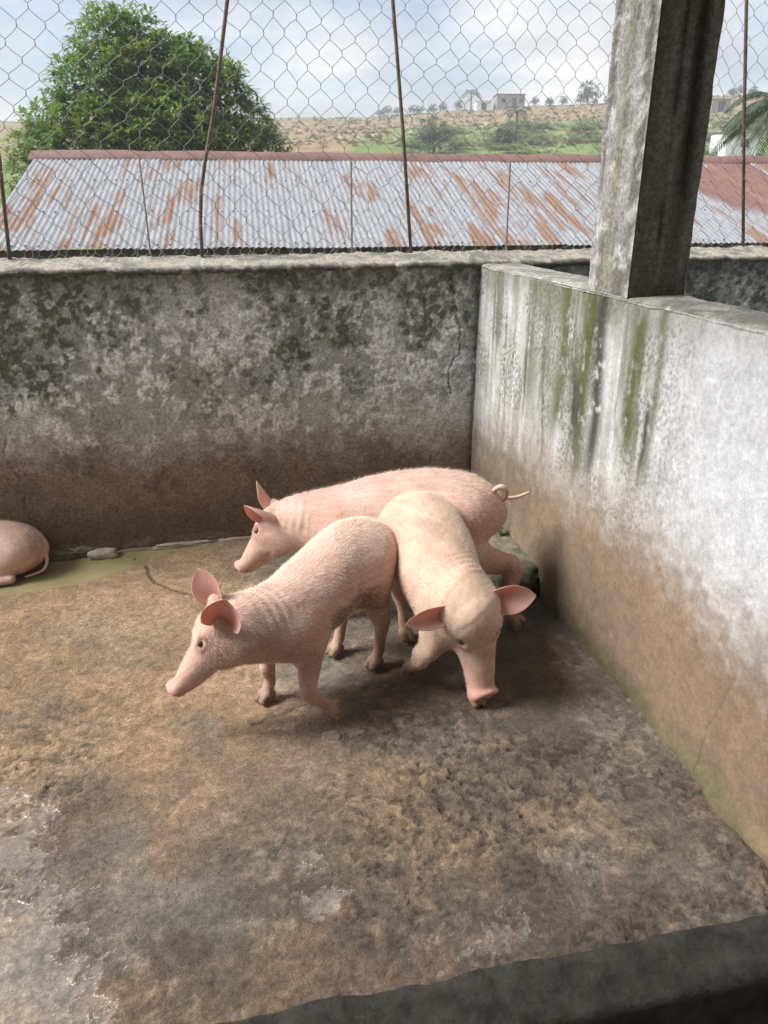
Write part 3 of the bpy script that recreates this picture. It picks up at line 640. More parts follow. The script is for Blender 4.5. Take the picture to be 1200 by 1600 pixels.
# far slope, timbers, posts and rear boards added to darken the gap under the eave
Vb = [(-4.52, ry, rl - .02), (9.0, ry, rl - .02), (9.0, 2 * ry, EZ), (-4.52, 2 * ry, EZ)]
obj('rear_slope', mesh_from('rear_slope', Vb, [(0, 1, 2, 3)]), M_ridge, SH, smooth=False)
box('eave_beam', (-4.45, 8.9, .12, .20, EZ - .10, EZ - .012), M_wood, SH)
box('ridge_beam', (-4.45, 8.9, ry - .04, ry + .04, rl - .2, rl - .04), M_wood, SH)
for x in (-4.3, -2.6, .62, 3.0, 5.6, 8.3):
    box('post', (x - .05, x + .05, .21, .31, -.1, EZ - .02), M_wood, SH); box('post', (x - .05, x + .05, ry * 1.9, ry * 1.9 + .1, -.1, EZ + .05), M_wood, SH)
for a, b in ((-4.4, .30), (1.35, 2.2), (3.95, 5.0), (5.7, 8.8)):
    box('side_board', (a, b, ry * 1.86, ry * 1.86 + .03, -.1, EZ + .1), M_wood, SH)
box('side_board', (1.05, 2.3, .215, .24, EZ - .32, EZ - .13), M_wood, SH)

# ================================================================== foliage
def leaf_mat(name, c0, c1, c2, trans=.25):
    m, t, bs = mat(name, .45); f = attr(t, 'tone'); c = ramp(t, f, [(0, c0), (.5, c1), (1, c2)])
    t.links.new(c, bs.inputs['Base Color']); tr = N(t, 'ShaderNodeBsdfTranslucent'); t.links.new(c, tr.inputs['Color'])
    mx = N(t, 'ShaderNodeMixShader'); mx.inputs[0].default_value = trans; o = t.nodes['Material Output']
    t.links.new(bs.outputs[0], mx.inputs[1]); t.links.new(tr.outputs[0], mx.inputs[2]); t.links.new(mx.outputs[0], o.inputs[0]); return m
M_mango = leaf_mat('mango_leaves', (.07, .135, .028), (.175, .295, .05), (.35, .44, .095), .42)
M_far = leaf_mat('far_leaves', (.08, .125, .085), (.12, .175, .10), (.17, .23, .12), .35)
M_pale = leaf_mat('pale_undergrowth', (.19, .26, .10), (.26, .34, .13), (.32, .38, .16), .4)
M_palm = leaf_mat('palm_leaves', (.030, .055, .028), (.055, .095, .045), (.12, .16, .085), .2)
M_bark = simple('bark', (.13, .10, .075), .9, 0, .35, 6)
def leaves_geo(C, Dr, Lh, Wd, droop, tone):
    """pointed leaves, two quads each with a fold; C base, Dr direction, arrays"""
    n = len(C); up = np.tile((0, 0, 1.), (n, 1)); Sd = np.cross(Dr, up); Sd /= np.linalg.norm(Sd, axis=1)[:, None] + 1e-9
    tip = C + Dr * Lh[:, None] + np.array((0, 0, -1.)) * (droop * Lh)[:, None]; mid = C + Dr * (Lh * .5)[:, None] + np.array((0, 0, -1.)) * (droop * Lh * .25)[:, None]
    Nn = np.cross(Sd, Dr)
    V = np.stack([C, mid + Sd * (Wd / 2)[:, None] + Nn * (Wd * .15)[:, None], tip, mid - Sd * (Wd / 2)[:, None] + Nn * (Wd * .15)[:, None], mid], 1)
    i = np.arange(n)[:, None] * 5; F = np.concatenate([i + np.array([[0, 1, 4]]), i + np.array([[1, 2, 4]]), i + np.array([[4, 2, 3]]), i + np.array([[0, 4, 3]])])
    return V.reshape(-1, 3), F, np.repeat(tone, 5)
def unit(a): return a / (np.linalg.norm(a, axis=1)[:, None] + 1e-9)
def crown_geo(lobes, n_ros, per, ll, seed, inner=.35, droop=.35):
    r = np.random.default_rng(seed); w = np.array([l[3] ** 2 for l in lobes]); pick = r.choice(len(lobes), n_ros, p=w / w.sum()); Lb = np.array(lobes)[pick]
    d = unit(r.normal(size=(n_ros, 3))); d[:, 2] = np.where(d[:, 2] < -.4, -d[:, 2], d[:, 2])
    rad = np.where(r.random(n_ros) < inner, r.uniform(.3, .9, n_ros), r.uniform(.86, 1.10, n_ros)); bumpy = 1 + .16 * np.sin(d[:, 0] * 9 + pick) * np.cos(d[:, 1] * 8 + d[:, 2] * 7)
    Cn = Lb[:, :3] + d * (Lb[:, 3] * rad * bumpy)[:, None] * np.array((1, 1, .85))
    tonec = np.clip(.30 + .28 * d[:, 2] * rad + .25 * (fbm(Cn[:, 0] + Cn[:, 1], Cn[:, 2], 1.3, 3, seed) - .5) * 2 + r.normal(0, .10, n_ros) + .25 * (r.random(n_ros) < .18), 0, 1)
    k = n_ros * per; Cc = np.repeat(Cn, per, 0) + r.normal(0, ll * .12, (k, 3)); dd = np.repeat(d, per, 0)
    ang = r.uniform(0, 2 * math.pi, k); dirs = unit(np.stack([np.cos(ang), np.sin(ang), r.uniform(-.25, .75, k)], 1) + .7 * dd)
    Lh = ll * r.uniform(.6, 1.15, k); return leaves_geo(Cc, dirs, Lh, Lh * r.uniform(.20, .30, k), droop * r.uniform(.4, 1.6, k), np.clip(np.repeat(tonec, per) + r.normal(0, .07, k), 0, 1))
def crown(name, geo, m, parent):
    V, F, tn = geo; me = mesh_from(name, V, F); fattr(me, 'tone', tn); return obj(name, me, m, parent, smooth=False)
# mango tree
TX0, TY0 = -1.75, 13.3
tree = thing('mango_tree', 'large leafy mango tree rising behind the left end of the tin roof', 'tree', (TX0, TY0, -.75))
lobes = [(-.30, 0, 3.85, 1.10), (.25, .2, 4.05, .98), (-.75, -.1, 3.9, .85), (-.55, .0, 4.75, .62), (-.15, .1, 4.72, .58), (.95, 0, 3.75, .95), (1.45, .1, 3.25, .85), (1.85, 0, 2.75, .75), (-1.35, 0, 3.15, .85), (-1.85, .1, 2.85, .72), (-2.15, 0, 2.45, .55), (.3, -.7, 3.0, 1.1), (-.8, -.6, 2.9, 1.0), (1.2, -.5, 2.7, .9), (0, .9, 3.0, 1.3), (.75, .1, 4.42, .48), (1.25, 0, 4.1, .50), (2.15, .1, 2.3, .55), (0, -.4, 2.2, 1.3), (1.3, -.2, 2.0, 1.0), (-1.4, -.2, 2.1, .9)]
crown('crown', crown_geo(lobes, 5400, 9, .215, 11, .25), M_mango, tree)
rt = np.random.default_rng(4); parts = [tube_geo([(0, 0, -.2), (.03, 0, .8), (.0, .05, 1.6), (-.05, 0, 2.4)], [.20, .16, .14, .10], 9)]
for l in lobes[:15]:
    e = np.array(l[:3]); s0 = np.array((0, 0, rt.uniform(1.2, 2.2))); parts.append(tube_geo([s0, s0 * .5 + e * .5 + rt.normal(0, .12, 3), e], [.075, .05, .02], 6))
v, f = join_geo(parts); obj('trunk', mesh_from('trunk', v, f), M_bark, tree)
# bushes and small trees
def bush_mesh(seed, n, per, ll, m, lob):
    V, F, tn = crown_geo(lob, n, per, ll, seed, .3, .3); me = mesh_from('crown', V, F); fattr(me, 'tone', tn); me.materials.append(m); return me
trunk_me = mesh_from('trunk', *tube_geo([(0, 0, -.3), (.02, 0, .25), (0, .02, .6)], [.045, .035, .02], 6)); trunk_me.materials.append(M_bark)
far_meshes = [bush_mesh(31 + i, 150, 7, .19, M_far, [(0, 0, .60, .36), (.26 * (1 if i % 2 else -1), 0, .42, .32), (-.26, .1, .38, .30), (.05, 0, .22, .36)]) for i in range(3)]
pale_meshes = [bush_mesh(41 + i, 110, 7, .20, M_pale, [(0, 0, .4, .42), (.35, 0, .3, .33), (-.36, .1, .28, .33), (.1, -.2, .2, .35)]) for i in range(3)]
def plant(name, me, x, y, s, label, cat, group, sz=1.0, trunk=True):
    t_ = thing(name, label, cat, (x, y, ground_z(x, y) - .05), random.uniform(0, 6.28), group); t_.scale = (s, s, s * sz)
    o = bpy.data.objects.new('crown', me); COL.objects.link(o); o.parent = t_
    if trunk:
        o = bpy.data.objects.new('trunk', trunk_me); COL.objects.link(o); o.parent = t_
    return t_
rp = np.random.default_rng(17)
for p in list(range(590, 700, 17)) + [712] + list(range(826, 955, 22)) + list(range(1120, 1165, 15)):
    x, y = at(p + rp.uniform(-5, 5), 139 + rp.uniform(-2, 3)); plant('hilltop_tree', far_meshes[rp.integers(3)], x, y, rp.uniform(1.1, 1.9), 'small hazy tree in the row along the far hilltop', 'tree', 'small trees along the far hilltop', rp.uniform(.7, 1.1))
x, y = at(905, 137); plant('spreading_tree', far_meshes[0], x, y, 4.0, 'wider flat-topped tree on the hilltop left of the pillar', 'tree', None, .85)
x, y = at(676, 62); plant('round_shrub', far_meshes[1], x, y, 3.1, 'round dusky blue-green shrub just above the tin roof ridge', 'shrub', None, .85)
x, y = at(790, 66); plant('round_shrub', far_meshes[2], x, y, 2.4, 'dark shrub at the foot of the lone palm', 'shrub', None, .8)
for k in range(38):
    p = rp.uniform(625, 950) if k < 30 else rp.uniform(1085, 1190); d_ = rp.uniform(58, 92) - max(0, 760 - p) * .1
    x, y = at(p, d_); plant('scrub_bush', pale_meshes[rp.integers(3)], x, y, rp.uniform(1.5, 3.0), 'pale green scrub bush on the slope above the roof', 'bush', 'pale scrub bushes on the slope', rp.uniform(.28, .5), False)
x, y = at(-75, 19); plant('roadside_bush', pale_meshes[1], x, y, 3.3, 'bright green bush at the left edge beside the mango tree', 'bush', None, 1.0, False)
# dry tufts of the field
V = []; F = []; nb = 2600
for k in range(nb):
    p = rp.uniform(420, 960) if k % 5 else rp.uniform(1085, 1200); d_ = rp.uniform(66, 138); x, y = at(p, d_); z = ground_z(x, y) if k < 0 else 0
    V.append((x, y, d_))
V = np.array(V); TZq, _, _ = terrain(V[:, 0], V[:, 1]); B = np.stack([V[:, 0], V[:, 1], TZq], 1)
hh = rp.uniform(.12, .34, nb); ww = rp.uniform(.15, .5, nb); an = rp.uniform(0, 3.14, nb); dx = np.stack([np.cos(an) * ww, np.sin(an) * ww, 0 * ww], 1)
VV = np.stack([B - dx, B + dx, B + dx * .4 + np.stack([rp.normal(0, .1, nb), rp.normal(0, .1, nb), hh], 1)], 1).reshape(-1, 3)
me = mesh_from('dry_grass', VV, np.arange(nb * 3).reshape(-1, 3)); fattr(me, 'tone', np.repeat(rp.random(nb), 3))
M_dry = leaf_mat('dry_tufts', (.22, .165, .085), (.27, .215, .12), (.17, .185, .075), .1)
o = kind(obj('dry_grass', me, M_dry, smooth=False), 'stuff'); tag(o, 'dry tufts scattered over the brown hillside field', 'grass')
# palms
def palm(px_, d_, h, fl, nf, label, dens=16, group=None):
    x, y = at(px_, d_); t_ = thing('palm_tree', label, 'palm', (x, y, ground_z(x, y) - .05), 0, group); r = np.random.default_rng(int(px_))
    v, f = tube_geo([(0, 0, -.2), (.03 * h, 0, h * .5), (.02 * h, .02 * h, h)], [.035 * h + .06, .022 * h + .05, .02 * h + .05], 8); obj('trunk', mesh_from('trunk', v, f), M_bark, t_)
    top = np.array((.02 * h, .02 * h, h))
    for k in range(nf):
        a = 2 * math.pi * k / nf + r.uniform(-.2, .2); el = r.uniform(-.1, 1.15); s = np.linspace(0, 1, 10); R_ = fl * r.uniform(.85, 1.1)
        out_ = s * R_ * math.cos(el * .8); zz = R_ * (math.sin(el) * s - (.75 + .3 * (1 - el)) * s ** 2.1)
        P = top + np.stack([np.cos(a) * out_, np.sin(a) * out_, zz], 1); q = np.linspace(.12, 1, dens * 2); Pq = np.stack([np.interp(q, s, P[:, i]) for i in range(3)], 1)
        Tq = unit(np.gradient(Pq, axis=0)); Sq = unit(np.cross(Tq, (0, 0, 1.)))
        Cc = np.concatenate([Pq, Pq]); dr = unit(np.concatenate([Tq * .6 + Sq, Tq * .6 - Sq])); Lh = np.concatenate([np.sin(np.clip(q, .1, .97) * math.pi) ** .5] * 2) * fl * .26 * r.uniform(.85, 1.1, len(Cc))
        V, F, tn = leaves_geo(Cc, dr, Lh, Lh * .11 + .008, np.full(len(Cc), .45), np.clip(r.normal(.5, .18, len(Cc)), 0, 1)); tv, tf = tube_geo(P, np.linspace(.012, .004, 10) * fl, 4); o = len(V)
        me = mesh_from('frond', np.concatenate([V, np.array(tv)]), [tuple(a_) for a_ in F.tolist()] + [tuple(i + o for i in q_) for q_ in tf]); fattr(me, 'tone', np.concatenate([tn, np.full(len(tv), .6)])); obj('frond', me, M_palm, t_, smooth=False)
palm(1200, 24, 4.0, 1.9, 18, 'tall oil palm with long drooping fronds at the right edge', 20)
palm(1172, 30, 1.3, 2.2, 13, 'short palm in front of the white house at the right', 16)
palm(730, 134, 2.6, 2.2, 12, 'palm on the hilltop left of the concrete house', 8)
palm(800, 70, 2.3, 1.55, 12, 'lone palm standing in the field below the concrete house', 9)
# far buildings
M_cb = simple('bare_blockwork', (.30, .27, .25), .9, 0, .2, .6); M_wh = simple('white_wash', (.75, .75, .76), .8, 0, .1, 1); M_open = simple('dark_opening', (.035, .035, .04), .6); M_sheet = simple('old_roof_sheet', (.30, .27, .25), .6, .2)
def house(px_, d_, w, dpt, h, mwall, label, openings, roofm, pitch=.25, name='house'):
    x, y = at(px_, d_); z = ground_z(x, y) - .3; H_ = thing(name, label, 'house', (x, y, z), -YAW)
    box('wall', (-w / 2, w / 2, 0, dpt, 0, h + .3), mwall, H_)
    o_ = .15; V = [(-w / 2 - o_, -o_, h + .32), (w / 2 + o_, -o_, h + .32), (w / 2 + o_, dpt + o_, h + .32 + pitch), (-w / 2 - o_, dpt + o_, h + .32 + pitch)]; V += [(a, b, c + .08) for a, b, c in V]
    obj('roof', mesh_from('roof', V, [(3, 2, 1, 0), (4, 5, 6, 7), (0, 1, 5, 4), (1, 2, 6, 5), (2, 3, 7, 6), (3, 0, 4, 7)]), roofm, H_, smooth=False)
    for (nm, a, b, c, d2) in openings:
        q = box(nm, (a, b, -.03, .05, c + .3, d2 + .3), M_open, H_); box('frame', (a - .07, b + .07, -.045, -.035, d2 + .3, d2 + .38), mwall, q)
house(790, 137, 4.4, 5, 2.0, M_cb, 'flat-roofed grey concrete house on the hilltop', [('window', -1.5, -.8, .8, 1.45), ('door', .2, .9, 0, 1.55), ('window', 1.3, 1.9, .8, 1.45)], M_cb, .1)
house(1106, 112, 2.4, 3, 1.5, M_cb, 'small grey block hut on the rise right of the pillar', [('door', -.4, .4, 0, 1.3)], M_sheet)
house(1146, 60, 2.2, 3, 1.5, M_wh, 'white-walled house half hidden by palms at the right', [('window', -.1, .5, .6, 1.1)], M_sheet)
house(750, 138, 2.4, 3, 1.2, M_wh, 'low white hut among trees left of the concrete house', [('door', -.4, .3, 0, 1.0)], M_sheet, .4)

# ================================================================== pigs: one continuous skin each, grown from a distance field
def catmull(P, sub):
    P = np.asarray(P, float); Q = np.concatenate([[2 * P[0] - P[1]], P, [2 * P[-1] - P[-2]]]); out_ = []
    for i in range(1, len(Q) - 2):
        for s in np.arange(sub) / sub:
            a, b, c, d = Q[i - 1], Q[i], Q[i + 1], Q[i + 2]
            out_.append(.5 * (2 * b + (c - a) * s + (2 * a - 5 * b + 4 * c - d) * s * s + (3 * b - a - 3 * c + d) * s ** 3))
    return np.array(out_ + [P[-1]])
class Field:
    def __init__(s, lo, hi, h):
        s.h = h; s.lo = np.array(lo, float); n = np.ceil((np.array(hi) - s.lo) / h).astype(int) + 1; s.n = n
        s.ax = [s.lo[i] + h * np.arange(n[i]) for i in range(3)]; s.F = np.full(tuple(n), 1.0, np.float32)
    def region(s, lo, hi):
        sl = tuple(slice(max(0, int((lo[i] - s.lo[i]) / s.h)), min(s.n[i], int((hi[i] - s.lo[i]) / s.h) + 2)) for i in range(3))
        G = np.meshgrid(*[s.ax[i][sl[i]].astype(np.float32) for i in range(3)], indexing='ij'); return sl, G
    def chain(s, pts, k=.03, side=None, sub=1, sub_op=False, up=None):
        """pts rows: x y z ra rb (ra across, rb the other way); smooth-united with what is there"""
        pts = [tuple(p) if len(p) == 5 else (*p, p[3]) for p in pts]
        P = catmull(pts, sub) if sub > 1 else np.asarray(pts, float)
        if P.shape[1] == 4: P = np.concatenate([P, P[:, 3:4]], 1)
        rm = P[:, 3:5].max(); lo = P[:, :3].min(0) - rm - .05; hi = P[:, :3].max(0) + rm + .05; sl, G = s.region(lo, hi)
        if G[0].size == 0: return
        D = np.full(G[0].shape, 1.0, np.float32); sd = np.array(side if side is not None else (0, 1, 0), float)
        for a, b in zip(P[:-1], P[1:]):
            d = b[:3] - a[:3]; Ln = np.linalg.norm(d) + 1e-9; d = d / Ln
            A = sd - d * (sd @ d); A /= np.linalg.norm(A) + 1e-9; B = np.cross(d, A)
            q = [G[i] - a[i] for i in range(3)]; t = (q[0] * d[0] + q[1] * d[1] + q[2] * d[2]); tc = np.clip(t / Ln, 0, 1)
            ra = a[3] + (b[3] - a[3]) * tc; rb = a[4] + (b[4] - a[4]) * tc; rc = np.minimum(ra, rb)
            u = (q[0] * A[0] + q[1] * A[1] + q[2] * A[2]); v = (q[0] * B[0] + q[1] * B[1] + q[2] * B[2]); w = t - tc * Ln
            k0 = np.sqrt((u / ra) ** 2 + (v / rb) ** 2 + (w / rc) ** 2) + 1e-6; k1 = np.sqrt((u / ra ** 2) ** 2 + (v / rb ** 2) ** 2 + (w / rc ** 2) ** 2) + 1e-6
            D = np.minimum(D, k0 * (k0 - 1) / k1)
        f = s.F[sl]
        if sub_op:
            hh = np.maximum(k - np.abs(f + D), 0) / k; s.F[sl] = np.maximum(f, -D) + hh * hh * k * .25
        else:
            hh = np.maximum(k - np.abs(f - D), 0) / k; s.F[sl] = np.minimum(f, D) - hh * hh * k * .25
    def clip_floor(s, z):
        s.F = np.maximum(s.F, (z - s.ax[2])[None, None, :].astype(np.float32))
    def mesh(s, smooth=2):
        F = s.F; I = F < 0; n = F.shape
        c8 = [I[a:n[0] - 1 + a, b:n[1] - 1 + b, c:n[2] - 1 + c] for a in (0, 1) for b in (0, 1) for c in (0, 1)]
        sm_ = sum(c.astype(np.int8) for c in c8); act = (sm_ > 0) & (sm_ < 8); ijk = np.argwhere(act); idx = np.full(act.shape, -1, np.int32); idx[act] = np.arange(len(ijk))
        cor = [(a, b, c) for a in (0, 1) for b in (0, 1) for c in (0, 1)]; val = np.stack([F[ijk[:, 0] + a, ijk[:, 1] + b, ijk[:, 2] + c] for a, b, c in cor], 1)
        acc = np.zeros((len(ijk), 3)); cnt = np.zeros(len(ijk))
        for p in range(8):
            for q in range(p + 1, 8):
                if sum(abs(cor[p][i] - cor[q][i]) for i in range(3)) != 1: continue
                x = (val[:, p] < 0) != (val[:, q] < 0); t = np.where(x, val[:, p] / np.where(x, val[:, p] - val[:, q], 1), 0)
                acc += np.where(x[:, None], np.array(cor[p]) + t[:, None] * (np.array(cor[q]) - np.array(cor[p])), 0); cnt += x
        V = s.lo + s.h * (ijk + acc / cnt[:, None]); Fs = []
        for ax in range(3):
            b, c = (ax + 1) % 3, (ax + 2) % 3; s0 = [slice(None)] * 3; s1 = [slice(None)] * 3; s0[ax] = slice(0, -1); s1[ax] = slice(1, None)
            E_ = np.argwhere(I[tuple(s0)] != I[tuple(s1)]); E_ = E_[(E_[:, b] > 0) & (E_[:, c] > 0) & (E_[:, b] < n[b] - 1) & (E_[:, c] < n[c] - 1)]
            def cell(db, dc):
                g = E_.copy(); g[:, b] += db; g[:, c] += dc; return idx[g[:, 0], g[:, 1], g[:, 2]]
            q = np.stack([cell(-1, -1), cell(0, -1), cell(0, 0), cell(-1, 0)], 1); inside = I[E_[:, 0], E_[:, 1], E_[:, 2]]
            Fs.append(np.where(inside[:, None], q, q[:, ::-1]))
        Fq = np.concatenate(Fs); e = np.concatenate([Fq[:, [0, 1]], Fq[:, [1, 2]], Fq[:, [2, 3]], Fq[:, [3, 0]]]); e = np.concatenate([e, e[:, ::-1]])
        deg = np.bincount(e[:, 0], minlength=len(V))
        for it in range(smooth):
            for lam in (.5, -.52) if it else (.5,):
                av = np.stack([np.bincount(e[:, 0], V[e[:, 1], i], len(V)) for i in range(3)], 1) / np.maximum(deg, 1)[:, None]; V = V + lam * (av - V)
        return V, Fq
def vnormals(V, F):
    n = np.cross(V[F[:, 2]] - V[F[:, 0]], V[F[:, 3]] - V[F[:, 1]]); out_ = np.stack([sum(np.bincount(F[:, k], n[:, i], len(V)) for k in range(4)) for i in range(3)], 1); return unit(out_)

# skin: short white bristle over pink hide
def skin_mat(name, sss=.18):
    m, t, bs = mat(name, .55, spec=.3); co = objco(t); f1 = noise(t, 38, 5, .6, co); f2 = noise(t, 260, 3, .7, co)
    c = mixc(t, 1.0, attr(t, 'hide', 'Color'), ramp(t, f1, [(.3, grey(.90)), (.7, grey(1.08))]), 'MULTIPLY'); t.links.new(c, bs.inputs['Base Color'])
    bs.inputs['Subsurface Weight'].default_value = sss; bs.inputs['Subsurface Radius'].default_value = (1, .35, .2); bs.inputs['Subsurface Scale'].default_value = .012
    bump(t, bs, M_(t, 'ADD', M_(t, 'MULTIPLY', f2, .35), f1), .22, .004); return m
M_skin = skin_mat('pig_hide')
M_ear, t, bs = mat('pig_ear', .55, spec=.3); cE = attr(t, 'hide', 'Color'); t.links.new(cE, bs.inputs['Base Color']); tr = N(t, 'ShaderNodeBsdfTranslucent'); tr.inputs['Color'].default_value = (.90, .42, .32, 1)
mx = N(t, 'ShaderNodeMixShader'); mx.inputs[0].default_value = .30; t.links.new(bs.outputs[0], mx.inputs[1]); t.links.new(tr.outputs[0], mx.inputs[2]); t.links.new(mx.outputs[0], t.nodes['Material Output'].inputs[0])
bump(t, bs, noise(t, 150, 4, .6, objco(t)), .15, .003)
M_eye, t, bs = mat('pig_eye', .12, (.045, .03, .025)); M_lash = simple('pig_lash', (.5, .4, .3), .7)
M_hair, t, bs = mat('pale_bristle', .5, (.80, .68, .55), .3)

def ear_geo(base, d, nrm, L, w, curl=.9, tipbend=.0, ns=14, nt=11, th=.0058):
    """cupped pointed leaf; d along the ear, nrm the way its hollow faces"""
    d = np.array(d, float); d /= np.linalg.norm(d); nrm = np.array(nrm, float); nrm -= d * (nrm @ d); nrm /= np.linalg.norm(nrm); sd = np.cross(nrm, d)
    s = np.linspace(0, 1, ns); tt = np.linspace(-1, 1, nt); P = np.zeros((ns, nt, 3)); Nm = np.zeros((ns, nt, 3))
    for i, a in enumerate(s):
        hw = w * (.60 + .40 * math.sin(min(1, a / .5) * math.pi / 2)) * (1 if a < .5 else max(.03, math.cos((a - .5) / .5 * math.pi / 2) ** .75)); cu = min(1.5, curl * (1.7 - 1.25 * a))
        for j, b in enumerate(tt):
            ang = b * cu; lat = hw * math.sin(ang) / max(math.sin(cu), .3) if cu > .15 else hw * b; dep = hw * (1 - math.cos(ang)) / max(math.sin(cu), .3)
            P[i, j] = base + d * (L * a) + sd * lat + nrm * (dep + tipbend * L * a * a) ; Nm[i, j] = nrm * math.cos(ang) - sd * math.sin(ang)
    fr = np.repeat(((1 - s) * 1.3 + .35)[:, None], nt, 1) * (1 - .6 * np.abs(tt)[None] ** 3)
    A = P + Nm * (th * fr / 2)[..., None]; B = P - Nm * (th * fr / 2)[..., None]; V = np.concatenate([A.reshape(-1, 3), B.reshape(-1, 3)]); n = ns * nt
    F = [tuple(q) for q in gridfaces(ns, nt).tolist()]; F2 = [tuple(i + n for i in q[::-1]) for q in F]; rim = []
    for i in range(ns - 1): rim += [(i * nt, (i + 1) * nt, (i + 1) * nt + n, i * nt + n)[::-1], (i * nt + nt - 1, (i + 1) * nt + nt - 1, (i + 1) * nt + nt - 1 + n, i * nt + nt - 1 + n)]
    for j in range(nt - 1): rim.append(((ns - 1) * nt + j, (ns - 1) * nt + j + 1, (ns - 1) * nt + j + 1 + n, (ns - 1) * nt + j + n)[::-1])
    deep = np.concatenate([(np.clip(1 - np.repeat(s[:, None], nt, 1) * 1.5, 0, 1) * (1 - np.abs(tt)[None] ** 2)).ravel(), np.zeros(n)]); inner = np.concatenate([np.ones(n), np.zeros(n)])
    return V, F + F2 + rim, inner, deep

def make_pig(label, loc, yaw, sc, spine, head, legs, tail, ears, tint=(.60, .42, .33), mudfn=None, hair_n=48000, seed=1, hres=.0041, extra=None, floorz=0.0):
    """joints in pig space (x forward, y left, z up, origin between the hind feet)"""
    T = thing('pig', label, 'pig', loc, yaw); T.scale = (sc, sc, sc)
    sp = np.array(spine, float)
    allp = [sp[:, :3]] + [np.array(l)[:, :3] for l in legs]
    hp, hd, hu = np.array(head['poll'], float), np.array(head['dir'], float), np.array(head.get('up', (0, 0, 1)), float); hd /= np.linalg.norm(hd); hu -= hd * (hu @ hd); hu /= np.linalg.norm(hu); hs = np.cross(hu, hd)
    hl = head.get('len', 1.0); HW = head.get('wid', .96)
    def Hh(u, y, v): return hp + hd * u * hl + hs * y * HW + hu * v
    allp.append(np.array([Hh(.29, 0, 0), Hh(0, .1, .08), Hh(0, -.1, -.1)]))
    A = np.concatenate(allp); lo = A.min(0) - .17; hi = A.max(0) + .17; lo[2] = max(lo[2], floorz - .012)
    f = Field(lo, hi, hres)
    f.chain(sp, .03, sub=5)
    # head
    RA = head.get('ra', 1.0); TL = head.get('tilt', -.006)
    prof = [(u_, v_, a_ * RA, b_) for u_, v_, a_, b_ in [(-.012, -.034, .047, .056), (.020, -.020, .056, .061), (.055, -.017, .060, .060), (.095, -.023, .052, .050), (.135, -.029, .044, .044), (.175, -.032, .0355, .0355), (.205, -.033, .0290, .0265), (.218, -.033, .0270, .0240)]]
    f.chain([(*Hh(u, 0, v), a, b) for u, v, a, b in prof], .035, side=hs, sub=3)
    nb = head.get('neck')
    if nb is not None: f.chain(nb, .05, sub=4)
    for s_ in (-1, 1):
        f.chain([(*Hh(.0, .034 * s_, -.055), .042, .040), (*Hh(.075, .030 * s_, -.062), .026, .022)], .04, side=hs)     # jowl
        f.chain([(*Hh(.046, .036 * s_ * RA, .036), .017), (*Hh(.074, .032 * s_ * RA, .026), .013)], .022)                          # brow
        f.chain([(*Hh(-.012, .036 * s_, .036), .026), (*Hh(-.022, .044 * s_, .050), .018)], .03)                          # ear root
    f.chain([(*Hh(.06, 0, -.066), .030, .018), (*Hh(.12, 0, -.066), .024, .015), (*Hh(.19, 0, -.062), .020, .013), (*Hh(.216, 0, -.059), .017, .011)], .012, side=hs)   # lower jaw
    for g_ in np.linspace(0, 2 * math.pi, 15)[:-1]:                                                                        # rim of the snout disc
        g2 = g_ + 2 * math.pi / 14; f.chain([(*Hh(.236 - TL * math.sin(g_), .0275 * RA * math.cos(g_), -.032 + .0215 * math.sin(g_)), .0066), (*Hh(.236 - TL * math.sin(g2), .0275 * RA * math.cos(g2), -.032 + .0215 * math.sin(g2)), .0066)], .006)
    f.chain([(*Hh(.224 + TL * .4, 0, -.040), .027 * RA, .014), (*Hh(.224 - TL * .4, 0, -.024), .026 * RA, .013)], .008, side=hs)
    for s_ in (-1, 1):
        f.chain([(*Hh(.262, .0120 * s_, -.030), .0062), (*Hh(.236, .0120 * s_, -.030), .0058)], .005, sub_op=True)        # nostril
        f.chain([(*Hh(.085, .068 * s_, -.052), .0035), (*Hh(.15, .05 * s_, -.056), .0035), (*Hh(.215, .033 * s_, -.054), .004)], .006, sub_op=True)   # mouth line
        f.chain([(*Hh(.062, .072 * s_, .020), .0125)], .010, sub_op=True) if False else f.chain([(*Hh(.062, .049 * s_ * RA, .041), .012), (*Hh(.070, .048 * s_ * RA, .039), .012)], .012, sub_op=True)
        f.chain([(*Hh(.055, .0350 * s_ * RA, .0385), .0060), (*Hh(.076, .0345 * s_ * RA, .0345), .0055)], .008); f.chain([(*Hh(.056, .0475 * s_ * RA, .0225), .0060), (*Hh(.076, .0455 * s_ * RA, .0195), .0055)], .008)
    hoofz = []
    for li, l in enumerate(legs):
        l = np.array(l, float); hind = li < 2
        f.chain(l, .065 if hind else .050, sub=4)
        a, b = l[-2, :3], l[-1, :3]; ax = (b - a) / np.linalg.norm(b - a)
        fwd = np.array(head.get('fwd', (1, 0, 0)), float); fwd = fwd - ax * (fwd @ ax); fwd /= np.linalg.norm(fwd) + 1e-9; lat = np.cross(ax, fwd)
        for s_ in (-1, 1):
            c0 = b + ax * .002 + lat * .0095 * s_ + fwd * .002; c1 = b + ax * .027 + lat * .0125 * s_ + fwd * .017
            f.chain([(*c0, .0145), (*c1, .0115, .010)], .006); dw = a * .22 + b * .78 - fwd * .020 + lat * .013 * s_
            f.chain([(*dw, .0075), (*(dw + ax * .014 - fwd * .006), .005)], .006); hoofz.append(c1)
    for e_ in (extra or []): f.chain(*e_[:1], e_[1], sub=e_[2] if len(e_) > 2 else 1)
    f.clip_floor(floorz)
    V, F = f.mesh(2); Nn = vnormals(V, F)
    lowf = fbm(V[:, 0] + .6 * V[:, 1], V[:, 2] - .5 * V[:, 1], 11, 3, seed * 5 + 2) - .5; body_ = sstep(.10, .2, V[:, 2] - floorz)
